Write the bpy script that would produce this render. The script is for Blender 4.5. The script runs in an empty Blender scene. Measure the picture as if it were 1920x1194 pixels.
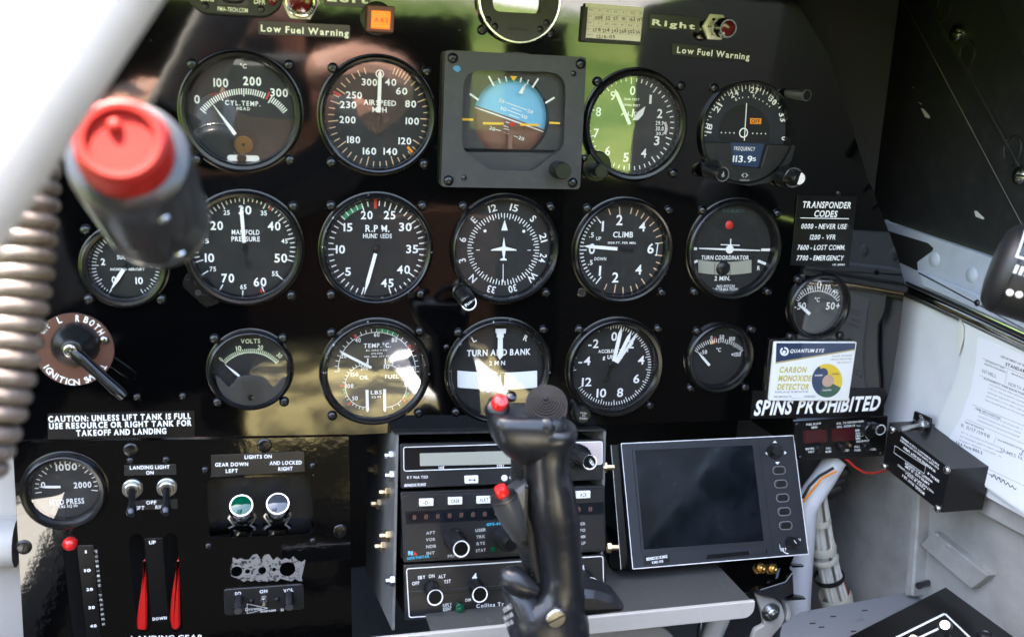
import bpy, math, random
import numpy as np
from mathutils import Matrix, Vector
from mathutils.geometry import tessellate_polygon
random.seed(7); np.random.seed(7)
R_ = math.radians
S = bpy.context.scene
COL = S.collection

# ------------------------------------------------------------------ camera, sky, sun, exposure
# panel coordinates in millimetres: X right, Y forward (panel face at Y=0), Z up along the panel.
# The aircraft sits nose-up, so everything is turned by NOSE about X to get world coordinates.
NOSE = R_(12)
GM = Matrix.Rotation(NOSE, 4, 'X')
PW, PH = 1920.0, 1194.0
FPX = 1783.7
CAMP = np.array([0.0, -675.9, 100.0])
YAW, PITCH, ROLL = .262, -.228, .045
def cam_axes():
    cy, sy, cp, sp = math.cos(YAW), math.sin(YAW), math.cos(PITCH), math.sin(PITCH)
    f = np.array([sy*cp, cy*cp, sp]); r0 = np.array([cy, -sy, 0.]); u0 = np.cross(r0, f)
    r = math.cos(ROLL)*r0+math.sin(ROLL)*u0; u = -math.sin(ROLL)*r0+math.cos(ROLL)*u0
    return r, u, f
CR, CU, CF = cam_axes()
cam_d = bpy.data.cameras.new('camera'); cam = bpy.data.objects.new('camera', cam_d); COL.objects.link(cam)
cam_d.sensor_width = 36.0; cam_d.lens = FPX/PW*36.0
cam_d.clip_start = .01; cam_d.clip_end = 3000
cam_d.dof.use_dof = True; cam_d.dof.focus_distance = .74; cam_d.dof.aperture_fstop = 6.3
m = Matrix.Identity(4)
for i in range(3):
    m[i][0], m[i][1], m[i][2], m[i][3] = CR[i], CU[i], -CF[i], CAMP[i]*.001
cam.matrix_world = GM @ m
S.camera = cam
SUN_P = Vector((-.28, .10, .95)).normalized()        # towards the sun, panel coordinates
sd = (GM.to_3x3() @ SUN_P).normalized()
W = bpy.data.worlds.new('World'); S.world = W; W.use_nodes = True
nt = W.node_tree; bg = nt.nodes['Background']
sky = nt.nodes.new('ShaderNodeTexSky'); sky.sky_type = 'NISHITA'; sky.sun_disc = False
sky.sun_elevation = math.asin(sd.z); sky.sun_rotation = math.atan2(sd.x, sd.y)
sky.air_density = 1.0; sky.dust_density = 3.5; sky.ozone_density = 1.0
nt.links.new(sky.outputs[0], bg.inputs[0]); bg.inputs[1].default_value = .10
sl = bpy.data.lights.new('sun', 'SUN'); sl.energy = 3.6; sl.angle = R_(.53); sl.color = (1, .95, .87)
so = bpy.data.objects.new('sun', sl); COL.objects.link(so)
so.rotation_euler = (-sd).to_track_quat('-Z', 'Y').to_euler()
S.view_settings.view_transform = 'Standard'; S.view_settings.look = 'None'
S.view_settings.gamma = 1; S.view_settings.use_curve_mapping = False
S.view_settings.exposure = 3.95
S.cycles.max_bounces = 8; S.cycles.transparent_max_bounces = 16; S.cycles.caustics_reflective = False; S.cycles.caustics_refractive = False

# ------------------------------------------------------------------ pixels to rays and planes
ZN = dict(A=(0,0,3.2),B=(560,0,3.2),C=(1080,0,3.2),D=(1460,0,3.2),E=(0,320,3.2),F=(560,340,3.3833),G=(1060,340,3.2),
  H=(1460,380,3.1413),I=(0,560,3.2),J=(560,580,3.5556),K=(1040,580,3.),L=(0,810,2.909),M=(640,790,2.9556),
  N=(1120,790,2.9556),O=(1460,740,2.630),Q=(860,690,2.3684),P=(0,0,1.),R=(1640,560,2.8429),T=(1600,920,4.3563),
  U=(0,980,4.5714),V=(860,0,4.8),X=(1380,1040,6.),Y=(1780,400,5.4273),Z=(340,0,4.5714))
cur = 'P'
def zone(z):
    global cur; cur = z
def full(x, y):
    a = ZN[cur]; return a[0]+x/a[2], a[1]+y/a[2]
def ray(x, y):
    x, y = full(x, y)
    return CF*FPX+CR*(x-PW/2)+CU*(PH/2-y)
class Fr:
    """a plane in the cockpit: origin, U (right), V (up), N (out of the face); millimetres"""
    def __init__(s, o, U, V):
        s.o = np.array(o, float); s.U = np.array(U, float); s.U /= np.linalg.norm(s.U)
        V = np.array(V, float); V = V-s.U*(V@s.U); s.V = V/np.linalg.norm(V); s.N = np.cross(s.U, s.V)
    def p(s, x, y, n=0.):
        d = ray(x, y); o = s.o+s.N*n
        q = CAMP+d*(((o-CAMP)@s.N)/(d@s.N))-s.o
        return np.array([q@s.U, q@s.V])
    def at(s, x, y, n=0.):
        u, v = s.p(x, y, n); return Fr(s.o+s.U*u+s.V*v+s.N*n, s.U, s.V)
    def off(s, u, v, n=0.): return Fr(s.o+s.U*u+s.V*v+s.N*n, s.U, s.V)
    def w(s, u, v, n): return s.o+s.U*u+s.V*v+s.N*n
    def scale(s, x, y, n=0.):                   # millimetres for one zone pixel
        a, b = s.p(x, y, n), s.p(x+4, y, n); c = s.p(x, y-4, n)
        return np.linalg.norm(b-a)/4, np.linalg.norm(c-a)/4
    def mat(s):
        m = Matrix.Identity(4)
        for i in range(3): m[i][0], m[i][1], m[i][2], m[i][3] = s.U[i], s.V[i], s.N[i], s.o[i]*.001
        return GM @ m
def rect_frame(pts, width):
    """pose of a real rectangle of known width from its four corners (TL TR BR BL)"""
    A = []
    for (x, y), q in zip([(0,0),(1,0),(1,1),(0,1)], pts):
        X, Y = full(*q); X = (X-PW/2)/FPX; Y = (Y-PH/2)/FPX
        A.append([x,y,1,0,0,0,-X*x,-X*y,-X]); A.append([0,0,0,x,y,1,-Y*x,-Y*y,-Y])
    h = np.linalg.svd(np.array(A))[2][-1].reshape(3,3); h = h*np.sign(h[2,2])
    n1, n2 = np.linalg.norm(h[:,0]), np.linalg.norm(h[:,1]); k = width/n1
    M = np.stack([CR, -CU, CF], 1)
    return Fr(CAMP+M@(h[:,2]*k), M@(h[:,0]/n1), -(M@(h[:,1]/n2)))
PANEL = Fr((0,0,0), (1,0,0), (0,0,1))
WX = 545.
WALL = Fr((WX,0,0), (0,-1,0), (0,0,1))          # right cockpit side, faces left
def deck(z): return Fr((0,0,z), (1,0,0), (0,1,0))

# ------------------------------------------------------------------ materials
MT = {}
def mat(name, col, rough=.5, metal=0., spec=.5, coat=0., bump=None, spots=None, emit=None, trans=None):
    m = bpy.data.materials.new(name); m.use_nodes = True; t = m.node_tree; b = t.nodes['Principled BSDF']
    b.inputs['Base Color'].default_value = (*col, 1); b.inputs['Roughness'].default_value = rough
    b.inputs['Metallic'].default_value = metal; b.inputs['Specular IOR Level'].default_value = spec
    b.inputs['Coat Weight'].default_value = coat; b.inputs['Coat Roughness'].default_value = .05
    if emit: b.inputs['Emission Color'].default_value = (*emit[0], 1); b.inputs['Emission Strength'].default_value = emit[1]
    if bump or spots: tc = t.nodes.new('ShaderNodeTexCoord')
    if bump:                                    # (scale per metre, strength, detail)
        n = t.nodes.new('ShaderNodeTexNoise'); n.inputs['Scale'].default_value = bump[0]; n.inputs['Detail'].default_value = bump[2] if len(bump) > 2 else 2
        u = t.nodes.new('ShaderNodeBump'); u.inputs['Strength'].default_value = bump[1]; u.inputs['Distance'].default_value = .001
        t.links.new(tc.outputs['Object'], n.inputs['Vector']); t.links.new(n.outputs[0], u.inputs['Height']); t.links.new(u.outputs[0], b.inputs['Normal'])
    if spots:                                   # (colour, scale, threshold lo, hi, roughness of the spot)
        n = t.nodes.new('ShaderNodeTexNoise'); n.inputs['Scale'].default_value = spots[1]; n.inputs['Detail'].default_value = 6; n.inputs['Roughness'].default_value = .62
        r = t.nodes.new('ShaderNodeMapRange'); r.inputs[1].default_value = spots[2]; r.inputs[2].default_value = spots[3]
        x = t.nodes.new('ShaderNodeMix'); x.data_type = 'RGBA'; x.inputs[6].default_value = (*col, 1); x.inputs[7].default_value = (*spots[0], 1)
        t.links.new(tc.outputs['Object'], n.inputs['Vector']); t.links.new(n.outputs[0], r.inputs[0]); t.links.new(r.outputs[0], x.inputs[0]); t.links.new(x.outputs[2], b.inputs['Base Color'])
        if len(spots) > 4:
            q = t.nodes.new('ShaderNodeMapRange'); q.inputs[3].default_value = rough; q.inputs[4].default_value = spots[4]
            t.links.new(r.outputs[0], q.inputs[0]); t.links.new(q.outputs[0], b.inputs['Roughness'])
    MT[name] = m; return m
def glassmat(name, tint=(1,1,1), ior=1.45, rough=.015, haze=0., boost=1.):
    m = bpy.data.materials.new(name); m.use_nodes = True; t = m.node_tree; t.nodes.remove(t.nodes['Principled BSDF'])
    o = t.nodes['Material Output']; tr = t.nodes.new('ShaderNodeBsdfTransparent'); tr.inputs[0].default_value = (*tint, 1)
    g = t.nodes.new('ShaderNodeBsdfGlossy'); g.inputs['Roughness'].default_value = rough
    fr = t.nodes.new('ShaderNodeFresnel'); ge = t.nodes.new('ShaderNodeNewGeometry'); io = t.nodes.new('ShaderNodeMapRange')   # a thin pane: the same index from both sides
    io.inputs[3].default_value = ior; io.inputs[4].default_value = 1/ior; t.links.new(ge.outputs['Backfacing'], io.inputs[0]); t.links.new(io.outputs[0], fr.inputs[0])
    mu = t.nodes.new('ShaderNodeMath'); mu.operation = 'MULTIPLY'; mu.inputs[1].default_value = boost; mu.use_clamp = True
    x = t.nodes.new('ShaderNodeMixShader'); t.links.new(fr.outputs[0], mu.inputs[0]); t.links.new(mu.outputs[0], x.inputs[0]); t.links.new(tr.outputs[0], x.inputs[1]); t.links.new(g.outputs[0], x.inputs[2])
    last = x
    if haze:                                    # dust on the pane
        d = t.nodes.new('ShaderNodeBsdfDiffuse'); d.inputs[0].default_value = (.6,.58,.55,1)
        tc = t.nodes.new('ShaderNodeTexCoord'); n = t.nodes.new('ShaderNodeTexNoise'); n.inputs['Scale'].default_value = 120; n.inputs['Detail'].default_value = 5
        r = t.nodes.new('ShaderNodeMapRange'); r.inputs[1].default_value = .3; r.inputs[2].default_value = .8; r.inputs[4].default_value = haze*2
        t.links.new(tc.outputs['Object'], n.inputs[0]); t.links.new(n.outputs[0], r.inputs[0])
        y = t.nodes.new('ShaderNodeMixShader'); t.links.new(r.outputs[0], y.inputs[0]); t.links.new(x.outputs[0], y.inputs[1]); t.links.new(d.outputs[0], y.inputs[2]); last = y
    t.links.new(last.outputs[0], o.inputs[0]); MT[name] = m; return m
mat('panel', (.0012,.0012,.0014), .05, spec=.6, coat=.55, bump=(32,.11,2.5), spots=((.03,.03,.03),420,.64,.78,.4))
mat('subpanel', (.0012,.0012,.0014), .07, spec=.6, coat=.55, bump=(150,.12,2.5), spots=((.035,.035,.032),300,.66,.8,.4))
mat('compass_bowl', (.05,.055,.05), .6)
mat('matte_black', (.007,.007,.0075), .5, spots=((.028,.028,.028),160,.55,.8))
mat('side_black', (.011,.0115,.013), .5, bump=(140,.15,3), spots=((.03,.03,.03),60,.5,.8))
mat('cavity', (.005,.005,.005), .8)
mat('bezel', (.0035,.0035,.004), .25, spots=((.05,.05,.05),260,.62,.85))
mat('bezel_worn', (.0035,.0035,.004), .26, spots=((.42,.41,.4),210,.64,.68))
mat('bezel_rim', (.05,.048,.045), .25, metal=1)
mat('dial', (.006,.006,.006), .75)
mat('dial_grey', (.009,.009,.0088), .7)
mat('dial_blue', (.011,.013,.02), .6)
mat('white', (.9,.9,.89), .55)
mat('white_dim', (.5,.5,.48), .6)
mat('white_grey', (.22,.22,.22), .6)
mat('cream_mark', (.78,.52,.30), .6)
mat('lume', (.70,.77,.52), .6)
mat('red', (.62,.03,.02), .45)
mat('orange', (.85,.28,.02), .45)
mat('yellow', (.85,.50,.03), .5)
mat('green', (.02,.26,.12), .5)
mat('cyan', (.05,.45,.65), .5)
mat('teal', (.04,.12,.11), .6)
mat('sky_blue', (.20,.52,.78), .5)
mat('brown', (.20,.095,.062), .5)
mat('brown_dark', (.13,.06,.04), .5)
mat('ai_grey', (.030,.031,.033), .5, bump=(900,.08,2), spots=((.05,.05,.053),90,.5,.9))
mat('ai_mask', (.028,.028,.028), .6)
mat('screw', (.055,.055,.06), .28, metal=1)
mat('screw_bright', (.45,.44,.43), .22, metal=1)
mat('recess', (.002,.002,.002), .7)
mat('chrome', (.62,.61,.60), .12, metal=1)
mat('steel', (.50,.50,.49), .3, metal=1)
mat('aluminium', (.42,.42,.41), .38, metal=1, bump=(500,.05))
mat('cad_gold', (.50,.38,.21), .32, metal=1)
mat('brass', (.62,.42,.14), .25, metal=1)
mat('copper_plate', (.17,.085,.065), .34, metal=.55, bump=(700,.04))
mat('placard', (.004,.004,.0045), .28)
mat('placard_grey', (.02,.019,.0185), .28)
mat('card', (.78,.74,.70), .6)
mat('ink', (.05,.05,.06), .7)
mat('ink_blue', (.10,.16,.32), .7)
mat('ink_soft', (.30,.30,.34), .7)
mat('pen', (.09,.07,.06), .6)
mat('grey_plastic', (.028,.028,.03), .42, bump=(900,.06))
mat('radio_face', (.017,.017,.0185), .38, bump=(1200,.05))
mat('radio_dark', (.009,.009,.01), .2)
mat('mfd_face', (.017,.0185,.023), .42, bump=(1200,.06))
mat('screen', (.004,.006,.008), .07, spec=.5, spots=((.018,.023,.032),24,.42,.9,.3))  # bluish reflected haze and smudges painted into the colour
mat('lcd', (.36,.36,.30), .25)
mat('ky_glare', (.58,.50,.47), .4)  # colour of the reflection painted on the upper radio
mat('knob_black', (.007,.007,.0075), .3)
mat('lever_black', (.003,.003,.0035), .18)
mat('rubber', (.009,.009,.010), .5)
mat('grip', (.012,.0125,.015), .3, spec=.55, bump=(260,.05,3), spots=((.05,.05,.055),160,.55,.85,.5))
mat('grip_grey', (.05,.05,.05), .3)
mat('red_plastic', (.60,.012,.010), .22, coat=.5)
mat('red_lever', (.5,.012,.01), .32)
mat('cap_red', (.26,.009,.005), .45, spec=.3)
mat('amber', (.85,.13,.005), .25, emit=((1,.13,.0),.10))
mat('amber_frame', (.10,.02,.012), .35)
mat('red_lens', (.10,.008,.008), .1, coat=.6)
mat('green_lens', (.0,.075,.035), .08, coat=.8)
mat('clear_lens', (.05,.055,.065), .08, coat=.8)
mat('red_display', (.055,.010,.012), .2)
mat('hose', (.15,.118,.098), .32, bump=(300,.1))
mat('frame_paint', (.36,.32,.28), .42, bump=(120,.05), spots=((.28,.245,.21),30,.4,.8))
mat('grip_body', (.014,.014,.0145), .35, coat=.35)
mat('rack_grey', (.13,.13,.125), .45, spots=((.22,.22,.21),40,.45,.8))
mat('sill_grey', (.40,.43,.50), .42, bump=(250,.05), spots=((.33,.36,.42),55,.45,.8))
mat('wall_white', (.70,.71,.73), .5, spots=((.60,.61,.63),22,.45,.85))
mat('wall_grey', (.34,.335,.315), .5, bump=(90,.05), spots=((.22,.215,.20),22,.42,.75))
mat('floor_grey', (.19,.20,.215), .5, bump=(140,.06), spots=((.10,.11,.13),75,.60,.72))
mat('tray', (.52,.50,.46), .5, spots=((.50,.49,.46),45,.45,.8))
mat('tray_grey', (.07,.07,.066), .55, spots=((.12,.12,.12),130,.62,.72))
mat('wire_white', (.68,.66,.58), .45)
mat('wire_tape', (.60,.57,.46), .5)
mat('wire_red', (.45,.03,.02), .4)
mat('chip', (.45,.45,.46), .4, metal=.7, bump=(900,.4,4), spots=((.05,.05,.055),300,.52,.6))
mat('paint_chip', (.46,.46,.46), .6)
mat('blue_dab', (.05,.22,.42), .4)
mat('navy', (.025,.045,.10), .35)
mat('gold', (.60,.50,.06), .35)
mat('gold_rule', (.45,.38,.16), .4)
mat('co_white', (.88,.88,.86), .4)
mat('co_yellow', (.80,.55,.03), .4)
mat('co_green', (.05,.12,.075), .4)
mat('co_dot', (.55,.36,.26), .6)
mat('paper', (.80,.81,.86), .6)
mat('sleeve', (.72,.74,.74), .3)
mat('tape', (.70,.68,.62), .35)
mat('grass', (.06,.11,.018), .9, spec=.1, spots=((.15,.19,.045),.35,.42,.62))
mat('compass_face', (.02,.02,.021), .5)
mat('skin', (.50,.26,.17), .5)
mat('shirt', (.02,.022,.03), .8)
mat('floor_dark', (.003,.003,.003), .9, spec=.03, spots=((.25,.22,.15),9,.68,.72))  # floor blackened for dark reflections, pale blotches painted in as glints
mat('cone', (.003,.0034,.0045), .4, spec=.3)
mat('reflected_dark', (.004,.004,.004), 1., spec=.02)  # dead black for unseen surfaces that must mirror dark in the gloss
mat('concrete', (.42,.41,.38), .9)
mat('seat_fabric', (.30,.26,.12), .8, spec=.1, spots=((.05,.045,.03),9,.44,.58))
mat('leather', (.06,.03,.018), .7, spec=.15)
mat('blue_paint', (.05,.12,.30), .5)
glassmat('glass', ior=1.5, boost=2.4, haze=.008)
glassmat('glass_ai', tint=(.96,.96,.97), haze=.015)
glassmat('glass_dusty', ior=1.5, boost=2.6, haze=.02)
glassmat('glass_glare', ior=1.5, boost=3.4, haze=.012, rough=.03)
glassmat('clear_plastic', tint=(1,1,1), haze=0.)

# ------------------------------------------------------------------ glyphs (built-in font turned to flat mesh once)
GL = {}
CH = "ABCDEFGHIJKLMNOPQRSTUVWXYZabcdefghijklmnopqrstuvwxyz0123456789.,:-+#/!°_()$'"
def make_glyphs():
    tmp = []
    for wt, off in (('r', .018), ('b', .027), ('x', .036)):
        for c in CH:
            d = bpy.data.curves.new('glyph', 'FONT'); d.body = c; d.size = 1; d.offset = off; d.resolution_u = 3; d.fill_mode = 'BOTH'
            o = bpy.data.objects.new('glyph', d); COL.objects.link(o); tmp.append((wt, c, o))
    bpy.context.view_layer.update(); dg = bpy.context.evaluated_depsgraph_get()
    for wt, c, o in tmp:
        me = bpy.data.meshes.new_from_object(o.evaluated_get(dg))
        v = np.array([q.co[:2] for q in me.vertices]).reshape(-1, 2); f = [tuple(p.vertices) for p in me.polygons]
        GL[wt, c] = (v, f); bpy.data.meshes.remove(me)
    for wt, c, o in tmp:
        d = o.data; bpy.data.objects.remove(o); bpy.data.curves.remove(d)
    for wt in 'rbx':
        H = GL[wt, 'H'][0]; h = H[:,1].max()-H[:,1].min(); y0 = GL['r', 'H'][0][:,1].min()
        for c in CH:
            v, f = GL[wt, c]
            if len(v) == 0: GL[wt, c] = (v, f, .3); continue
            x0 = v[:,0].min(); v = (v-np.array([x0, y0]))/h; GL[wt, c] = (v, f, v[:,0].max())
make_glyphs()
def layout(s, wt='r', track=.16):
    """list of (glyph, x) for cap height 1, and the total width"""
    x = 0; out = []
    for c in s:
        if c == ' ': x += .42; continue
        g = GL.get((wt, c)) or GL[wt, '-']
        out.append((g, x)); x += g[2]+track
    return out, max(x-track, .01)

# ------------------------------------------------------------------ mesh builder (local millimetres)
class MB:
    def __init__(s): s.v = []; s.f = []; s.mi = []; s.k = 0
    def add(s, v, f):
        o = len(s.v); s.v += [tuple(map(float, q)) for q in v]; s.f += [tuple(i+o for i in q) for q in f]; s.mi += [s.k]*len(f); return s
    def mat(s, k): s.k = k; return s
    def box(s, x0, x1, y0, y1, z0, z1):
        return s.add([(x0,y0,z0),(x1,y0,z0),(x1,y1,z0),(x0,y1,z0),(x0,y0,z1),(x1,y0,z1),(x1,y1,z1),(x0,y1,z1)],
                     [(3,2,1,0),(4,5,6,7),(0,1,5,4),(1,2,6,5),(2,3,7,6),(3,0,4,7)])
    def prism(s, poly, z0, z1, bev=0.):
        """outline (counter clockwise or not) extruded from z0 to z1, top edge bevelled by bev"""
        P = [tuple(q[:2]) for q in poly]
        a = sum(P[i][0]*P[(i+1) % len(P)][1]-P[(i+1) % len(P)][0]*P[i][1] for i in range(len(P)))
        if a < 0: P = P[::-1]
        n = len(P); v = [(x, y, z0) for x, y in P]; rings = [z0]
        if bev:
            c = np.array(inset(P, bev)); v += [(x, y, z1-bev) for x, y in P]+[(x, y, z1) for x, y in c]; k = 3
        else: v += [(x, y, z1) for x, y in P]; k = 2
        f = []
        for r in range(k-1):
            for i in range(n): j = (i+1) % n; f.append((r*n+i, r*n+j, (r+1)*n+j, (r+1)*n+i))
        f.append(tuple(range((k-1)*n, k*n))); f.append(tuple(range(n))[::-1])
        return s.add(v, f)
    def flat(s, poly, z):
        P = [tuple(q[:2]) for q in poly]; a = sum(P[i][0]*P[(i+1) % len(P)][1]-P[(i+1) % len(P)][0]*P[i][1] for i in range(len(P)))
        if a < 0: P = P[::-1]
        return s.add([(x, y, z) for x, y in P], [tuple(range(len(P)))])
    def lathe(s, prof, seg=40, c=(0,0), cap0=False, cap1=False, ax=None, o=None, mod=None):
        """profile (r, z) turned about Z through c, or about axis ax from point o"""
        n = len(prof); v = []; f = []
        if ax is not None:
            ax = np.array(ax, float); ax /= np.linalg.norm(ax); e = np.array([1,0,0]) if abs(ax[0]) < .8 else np.array([0,1,0])
            e1 = np.cross(e, ax); e1 /= np.linalg.norm(e1); e2 = np.cross(ax, e1); o = np.array(o, float)
        for k in range(seg):
            t = 2*math.pi*k/seg; g = mod(k) if mod else 0
            for (r, z) in prof:
                rr = r+g if r > 1e-6 else r
                if ax is None: v.append((c[0]+rr*math.cos(t), c[1]+rr*math.sin(t), z))
                else: v.append(tuple(o+ax*z+e1*rr*math.cos(t)+e2*rr*math.sin(t)))
        for k in range(seg):
            a, b = k*n, ((k+1) % seg)*n
            for i in range(n-1): f.append((a+i, b+i, b+i+1, a+i+1))
        if cap0: f.append(tuple(k*n for k in range(seg))[::-1])
        if cap1: f.append(tuple(k*n+n-1 for k in range(seg)))
        return s.add(v, f)
    def tube(s, pts, rad, seg=10, caps=True):
        pts = [np.array(q, float) for q in pts]; n = len(pts); R = rad if hasattr(rad, '__len__') else [rad]*n
        v = []; f = []; pn = None
        for i, q in enumerate(pts):
            t = pts[min(i+1, n-1)]-pts[max(i-1, 0)]; t /= np.linalg.norm(t)
            if pn is None:
                e = np.array([0,0,1.]) if abs(t[2]) < .9 else np.array([1.,0,0]); pn = np.cross(t, e)
            pn = pn-t*(pn@t); pn /= np.linalg.norm(pn); b = np.cross(t, pn)
            for k in range(seg):
                a = 2*math.pi*k/seg; v.append(q+R[i]*(pn*math.cos(a)+b*math.sin(a)))
        for i in range(n-1):
            for k in range(seg):
                j = (k+1) % seg; f.append((i*seg+k, i*seg+j, (i+1)*seg+j, (i+1)*seg+k))
        if caps: f.append(tuple(range(seg))[::-1]); f.append(tuple((n-1)*seg+k for k in range(seg)))
        return s.add(v, f)
    def bar(s, a, b, w, z0, z1=None, w2=None):
        """flat bar between two 2d points, width w at a and w2 at b"""
        a, b = np.array(a[:2], float), np.array(b[:2], float); d = b-a; d /= np.linalg.norm(d); q = np.array([-d[1], d[0]]); w2 = w if w2 is None else w2
        P = [a-q*w/2, b-q*w2/2, b+q*w2/2, a+q*w/2]
        return s.flat(P, z0) if z1 is None else s.prism(P, z0, z1)
    def text(s, F, txt, x0, y0, x1, y1, h, n=0., wt='r', shear=0., track=.16):
        """baseline from zone pixel (x0,y0) to (x1,y1), cap height h zone pixels, on plane n of frame F"""
        a, b = F.p(x0, y0, n), F.p(x1, y1, n); d = b-a; L = np.linalg.norm(d); d /= L; q = np.array([-d[1], d[0]])
        hh = h*F.scale((x0+x1)/2, (y0+y1)/2, n)[1]
        g, wd = layout(txt, wt, track); sx = L/wd
        for (v, f, _), x in g:
            if len(v) == 0: continue
            px = (v[:,0]+x)*sx; py = v[:,1]*hh
            P = a+np.outer(px+shear*py, d)+np.outer(py, q)
            s.add(np.column_stack([P, np.full(len(P), n)]), f)
        return s
    def num(s, F, txt, cx, cy, h, n=0., w=None, rot=0., wt='r', track=.16):
        """text centred on zone pixel (cx,cy), turned rot degrees clockwise in the plane"""
        c = F.p(cx, cy, n); sx, sy = F.scale(cx, cy, n); hh = h*sy; g, wd = layout(txt, wt, track)
        kx = w*sx/wd if w else hh*.98
        t = R_(-rot); d = np.array([math.cos(t), math.sin(t)]); q = np.array([-d[1], d[0]])
        for (v, f, _), x in g:
            if len(v) == 0: continue
            P = c+np.outer((v[:,0]+x-wd/2)*kx, d)+np.outer((v[:,1]-.5)*hh, q)
            s.add(np.column_stack([P, np.full(len(P), n)]), f)
        return s
    def ticks(s, F, cx, cy, angs, r0, r1, w, n=0., ky=1.):
        """radial marks about zone pixel (cx,cy): angles clockwise from up, radii and width in zone pixels"""
        k = F.scale(cx, cy, n)[0]
        for i, a in enumerate(angs):
            t = R_(a); A = r0[i] if hasattr(r0, '__len__') else r0
            p0 = F.p(cx+A*math.sin(t), cy-ky*A*math.cos(t), n); p1 = F.p(cx+r1*math.sin(t), cy-ky*r1*math.cos(t), n)
            s.bar(p0, p1, w*k, n)
        return s
    def arc(s, F, cx, cy, a0, a1, r0, r1, n=0., ky=1., seg=None):
        seg = seg or max(3, int(abs(a1-a0)/5)); v = []
        for i in range(seg+1):
            t = R_(a0+(a1-a0)*i/seg)
            for r in (r0, r1): v.append((*F.p(cx+r*math.sin(t), cy-ky*r*math.cos(t), n), n))
        return s.add(v, [(2*i, 2*i+2, 2*i+3, 2*i+1) if a1 < a0 else (2*i, 2*i+1, 2*i+3, 2*i+2) for i in range(seg)])
    def disc(s, c, r, z, seg=28): return s.add([(c[0]+r*math.cos(6.28318*k/seg), c[1]+r*math.sin(6.28318*k/seg), z) for k in range(seg)], [tuple(range(seg))])
    def ring(s, c, r0, r1, z, seg=28):
        v = []
        for k in range(seg):
            t = 2*math.pi*k/seg
            for r in (r0, r1): v.append((c[0]+r*math.cos(t), c[1]+r*math.sin(t), z))
        return s.add(v, [(2*k, 2*k+1, (2*k+3) % (2*seg), (2*k+2) % (2*seg)) for k in range(seg)])
    def mesh(s, name, mats, smooth=35):
        me = bpy.data.meshes.new(name); me.from_pydata([(x*.001, y*.001, z*.001) for x, y, z in s.v], [], s.f)
        for q in ([mats] if isinstance(mats, str) else mats): me.materials.append(MT[q])
        if s.mi: me.polygons.foreach_set('material_index', s.mi)
        me.validate()
        if smooth:
            me.polygons.foreach_set('use_smooth', [True]*len(me.polygons)); me.set_sharp_from_angle(angle=R_(smooth))
        me.update(); return me
    def build(s, name, mats, parent=None, smooth=35):
        o = bpy.data.objects.new(name, s.mesh(name, mats, smooth)); COL.objects.link(o); o.parent = parent; return o
def inset(P, d):
    out = []; n = len(P)
    for i in range(n):
        a, b, c = (np.array(P[(i+k) % n], float) for k in (-1, 0, 1))
        u, w = b-a, c-b; u /= max(np.linalg.norm(u), 1e-9); w /= max(np.linalg.norm(w), 1e-9)
        n1, n2 = np.array([-u[1], u[0]]), np.array([-w[1], w[0]]); m = n1+n2; m /= max(np.linalg.norm(m), 1e-9)
        out.append(tuple(b+m*d/max(m@n1, .35)))
    return out
def rrect(x0, x1, y0, y1, r, k=5):
    P = []
    for cx, cy, a in ((x1-r, y1-r, 0), (x0+r, y1-r, 90), (x0+r, y0+r, 180), (x1-r, y0+r, 270)):
        for i in range(k+1):
            t = R_(a+90*i/k); P.append((cx+r*math.cos(t), cy+r*math.sin(t)))
    return P
def rpoly(P, r, k=4):
    """round the corners of a polygon"""
    out = []; n = len(P)
    for i in range(n):
        a, b, c = (np.array(P[(i+j) % n][:2], float) for j in (-1, 0, 1)); u, w = a-b, c-b; lu, lw = np.linalg.norm(u), np.linalg.norm(w)
        q = min(r[i] if hasattr(r, '__len__') else r, lu*.48, lw*.48); p0, p1 = b+u/lu*q, b+w/lw*q
        for j in range(k+1):
            t = j/k; out.append(tuple((1-t)**2*p0+2*t*(1-t)*b+t*t*p1))
    return out
def circ(c, r, n=40): return [(c[0]+r*math.cos(2*math.pi*k/n), c[1]+r*math.sin(2*math.pi*k/n)) for k in range(n)]
def thing(name, label, cat, F, group=None):
    o = bpy.data.objects.new(name, None); o.empty_display_size = .01; COL.objects.link(o); o.matrix_world = F.mat()
    o['label'] = label; o['category'] = cat
    if group: o['group'] = group
    return o
def struct(o, F=None):
    if F: o.matrix_world = F.mat()
    o['kind'] = 'structure'; return o
def place(me, name, parent, u, v, n, rz=0.):
    o = bpy.data.objects.new(name, me); COL.objects.link(o); o.parent = parent
    o.location = (u*.001, v*.001, n*.001); o.rotation_euler = (0, 0, rz); return o
def PX(F, pts, n=0.): return [tuple(F.p(x, y, n)) for x, y in pts]

# shared small hardware
def screw_mesh(r, cross=True, mats=('screw', 'recess')):
    b = MB(); b.lathe([(r*1.0,-.2),(r,.35*r),(r*.86,.62*r),(r*.55,.8*r),(0,.86*r)], 20)
    b.mat(1); z = .87*r
    b.box(-r*.55, r*.55, -r*.11, r*.11, z-.35*r, z)
    if cross: b.box(-r*.11, r*.11, -r*.55, r*.55, z-.35*r, z+.01)
    return b.mesh('screw', mats)
SCREW = screw_mesh(3.5); SCREW_S = screw_mesh(2.7)
SCREW_B = screw_mesh(3.2, True, ('screw_bright', 'recess'))
SLOT_S = screw_mesh(2.4, False)
def washer_slot(r):
    b = MB(); b.lathe([(r,-.2),(r,.8),(r*.9,1.3),(r*.72,1.5),(0,1.6)], 24); b.mat(1).box(-r*.62, r*.62, -r*.09, r*.09, 1.2, 1.64)
    return b.mesh('slotted_screw', ('screw', 'recess'))
SLOT_L = washer_slot(5.2)
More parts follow.
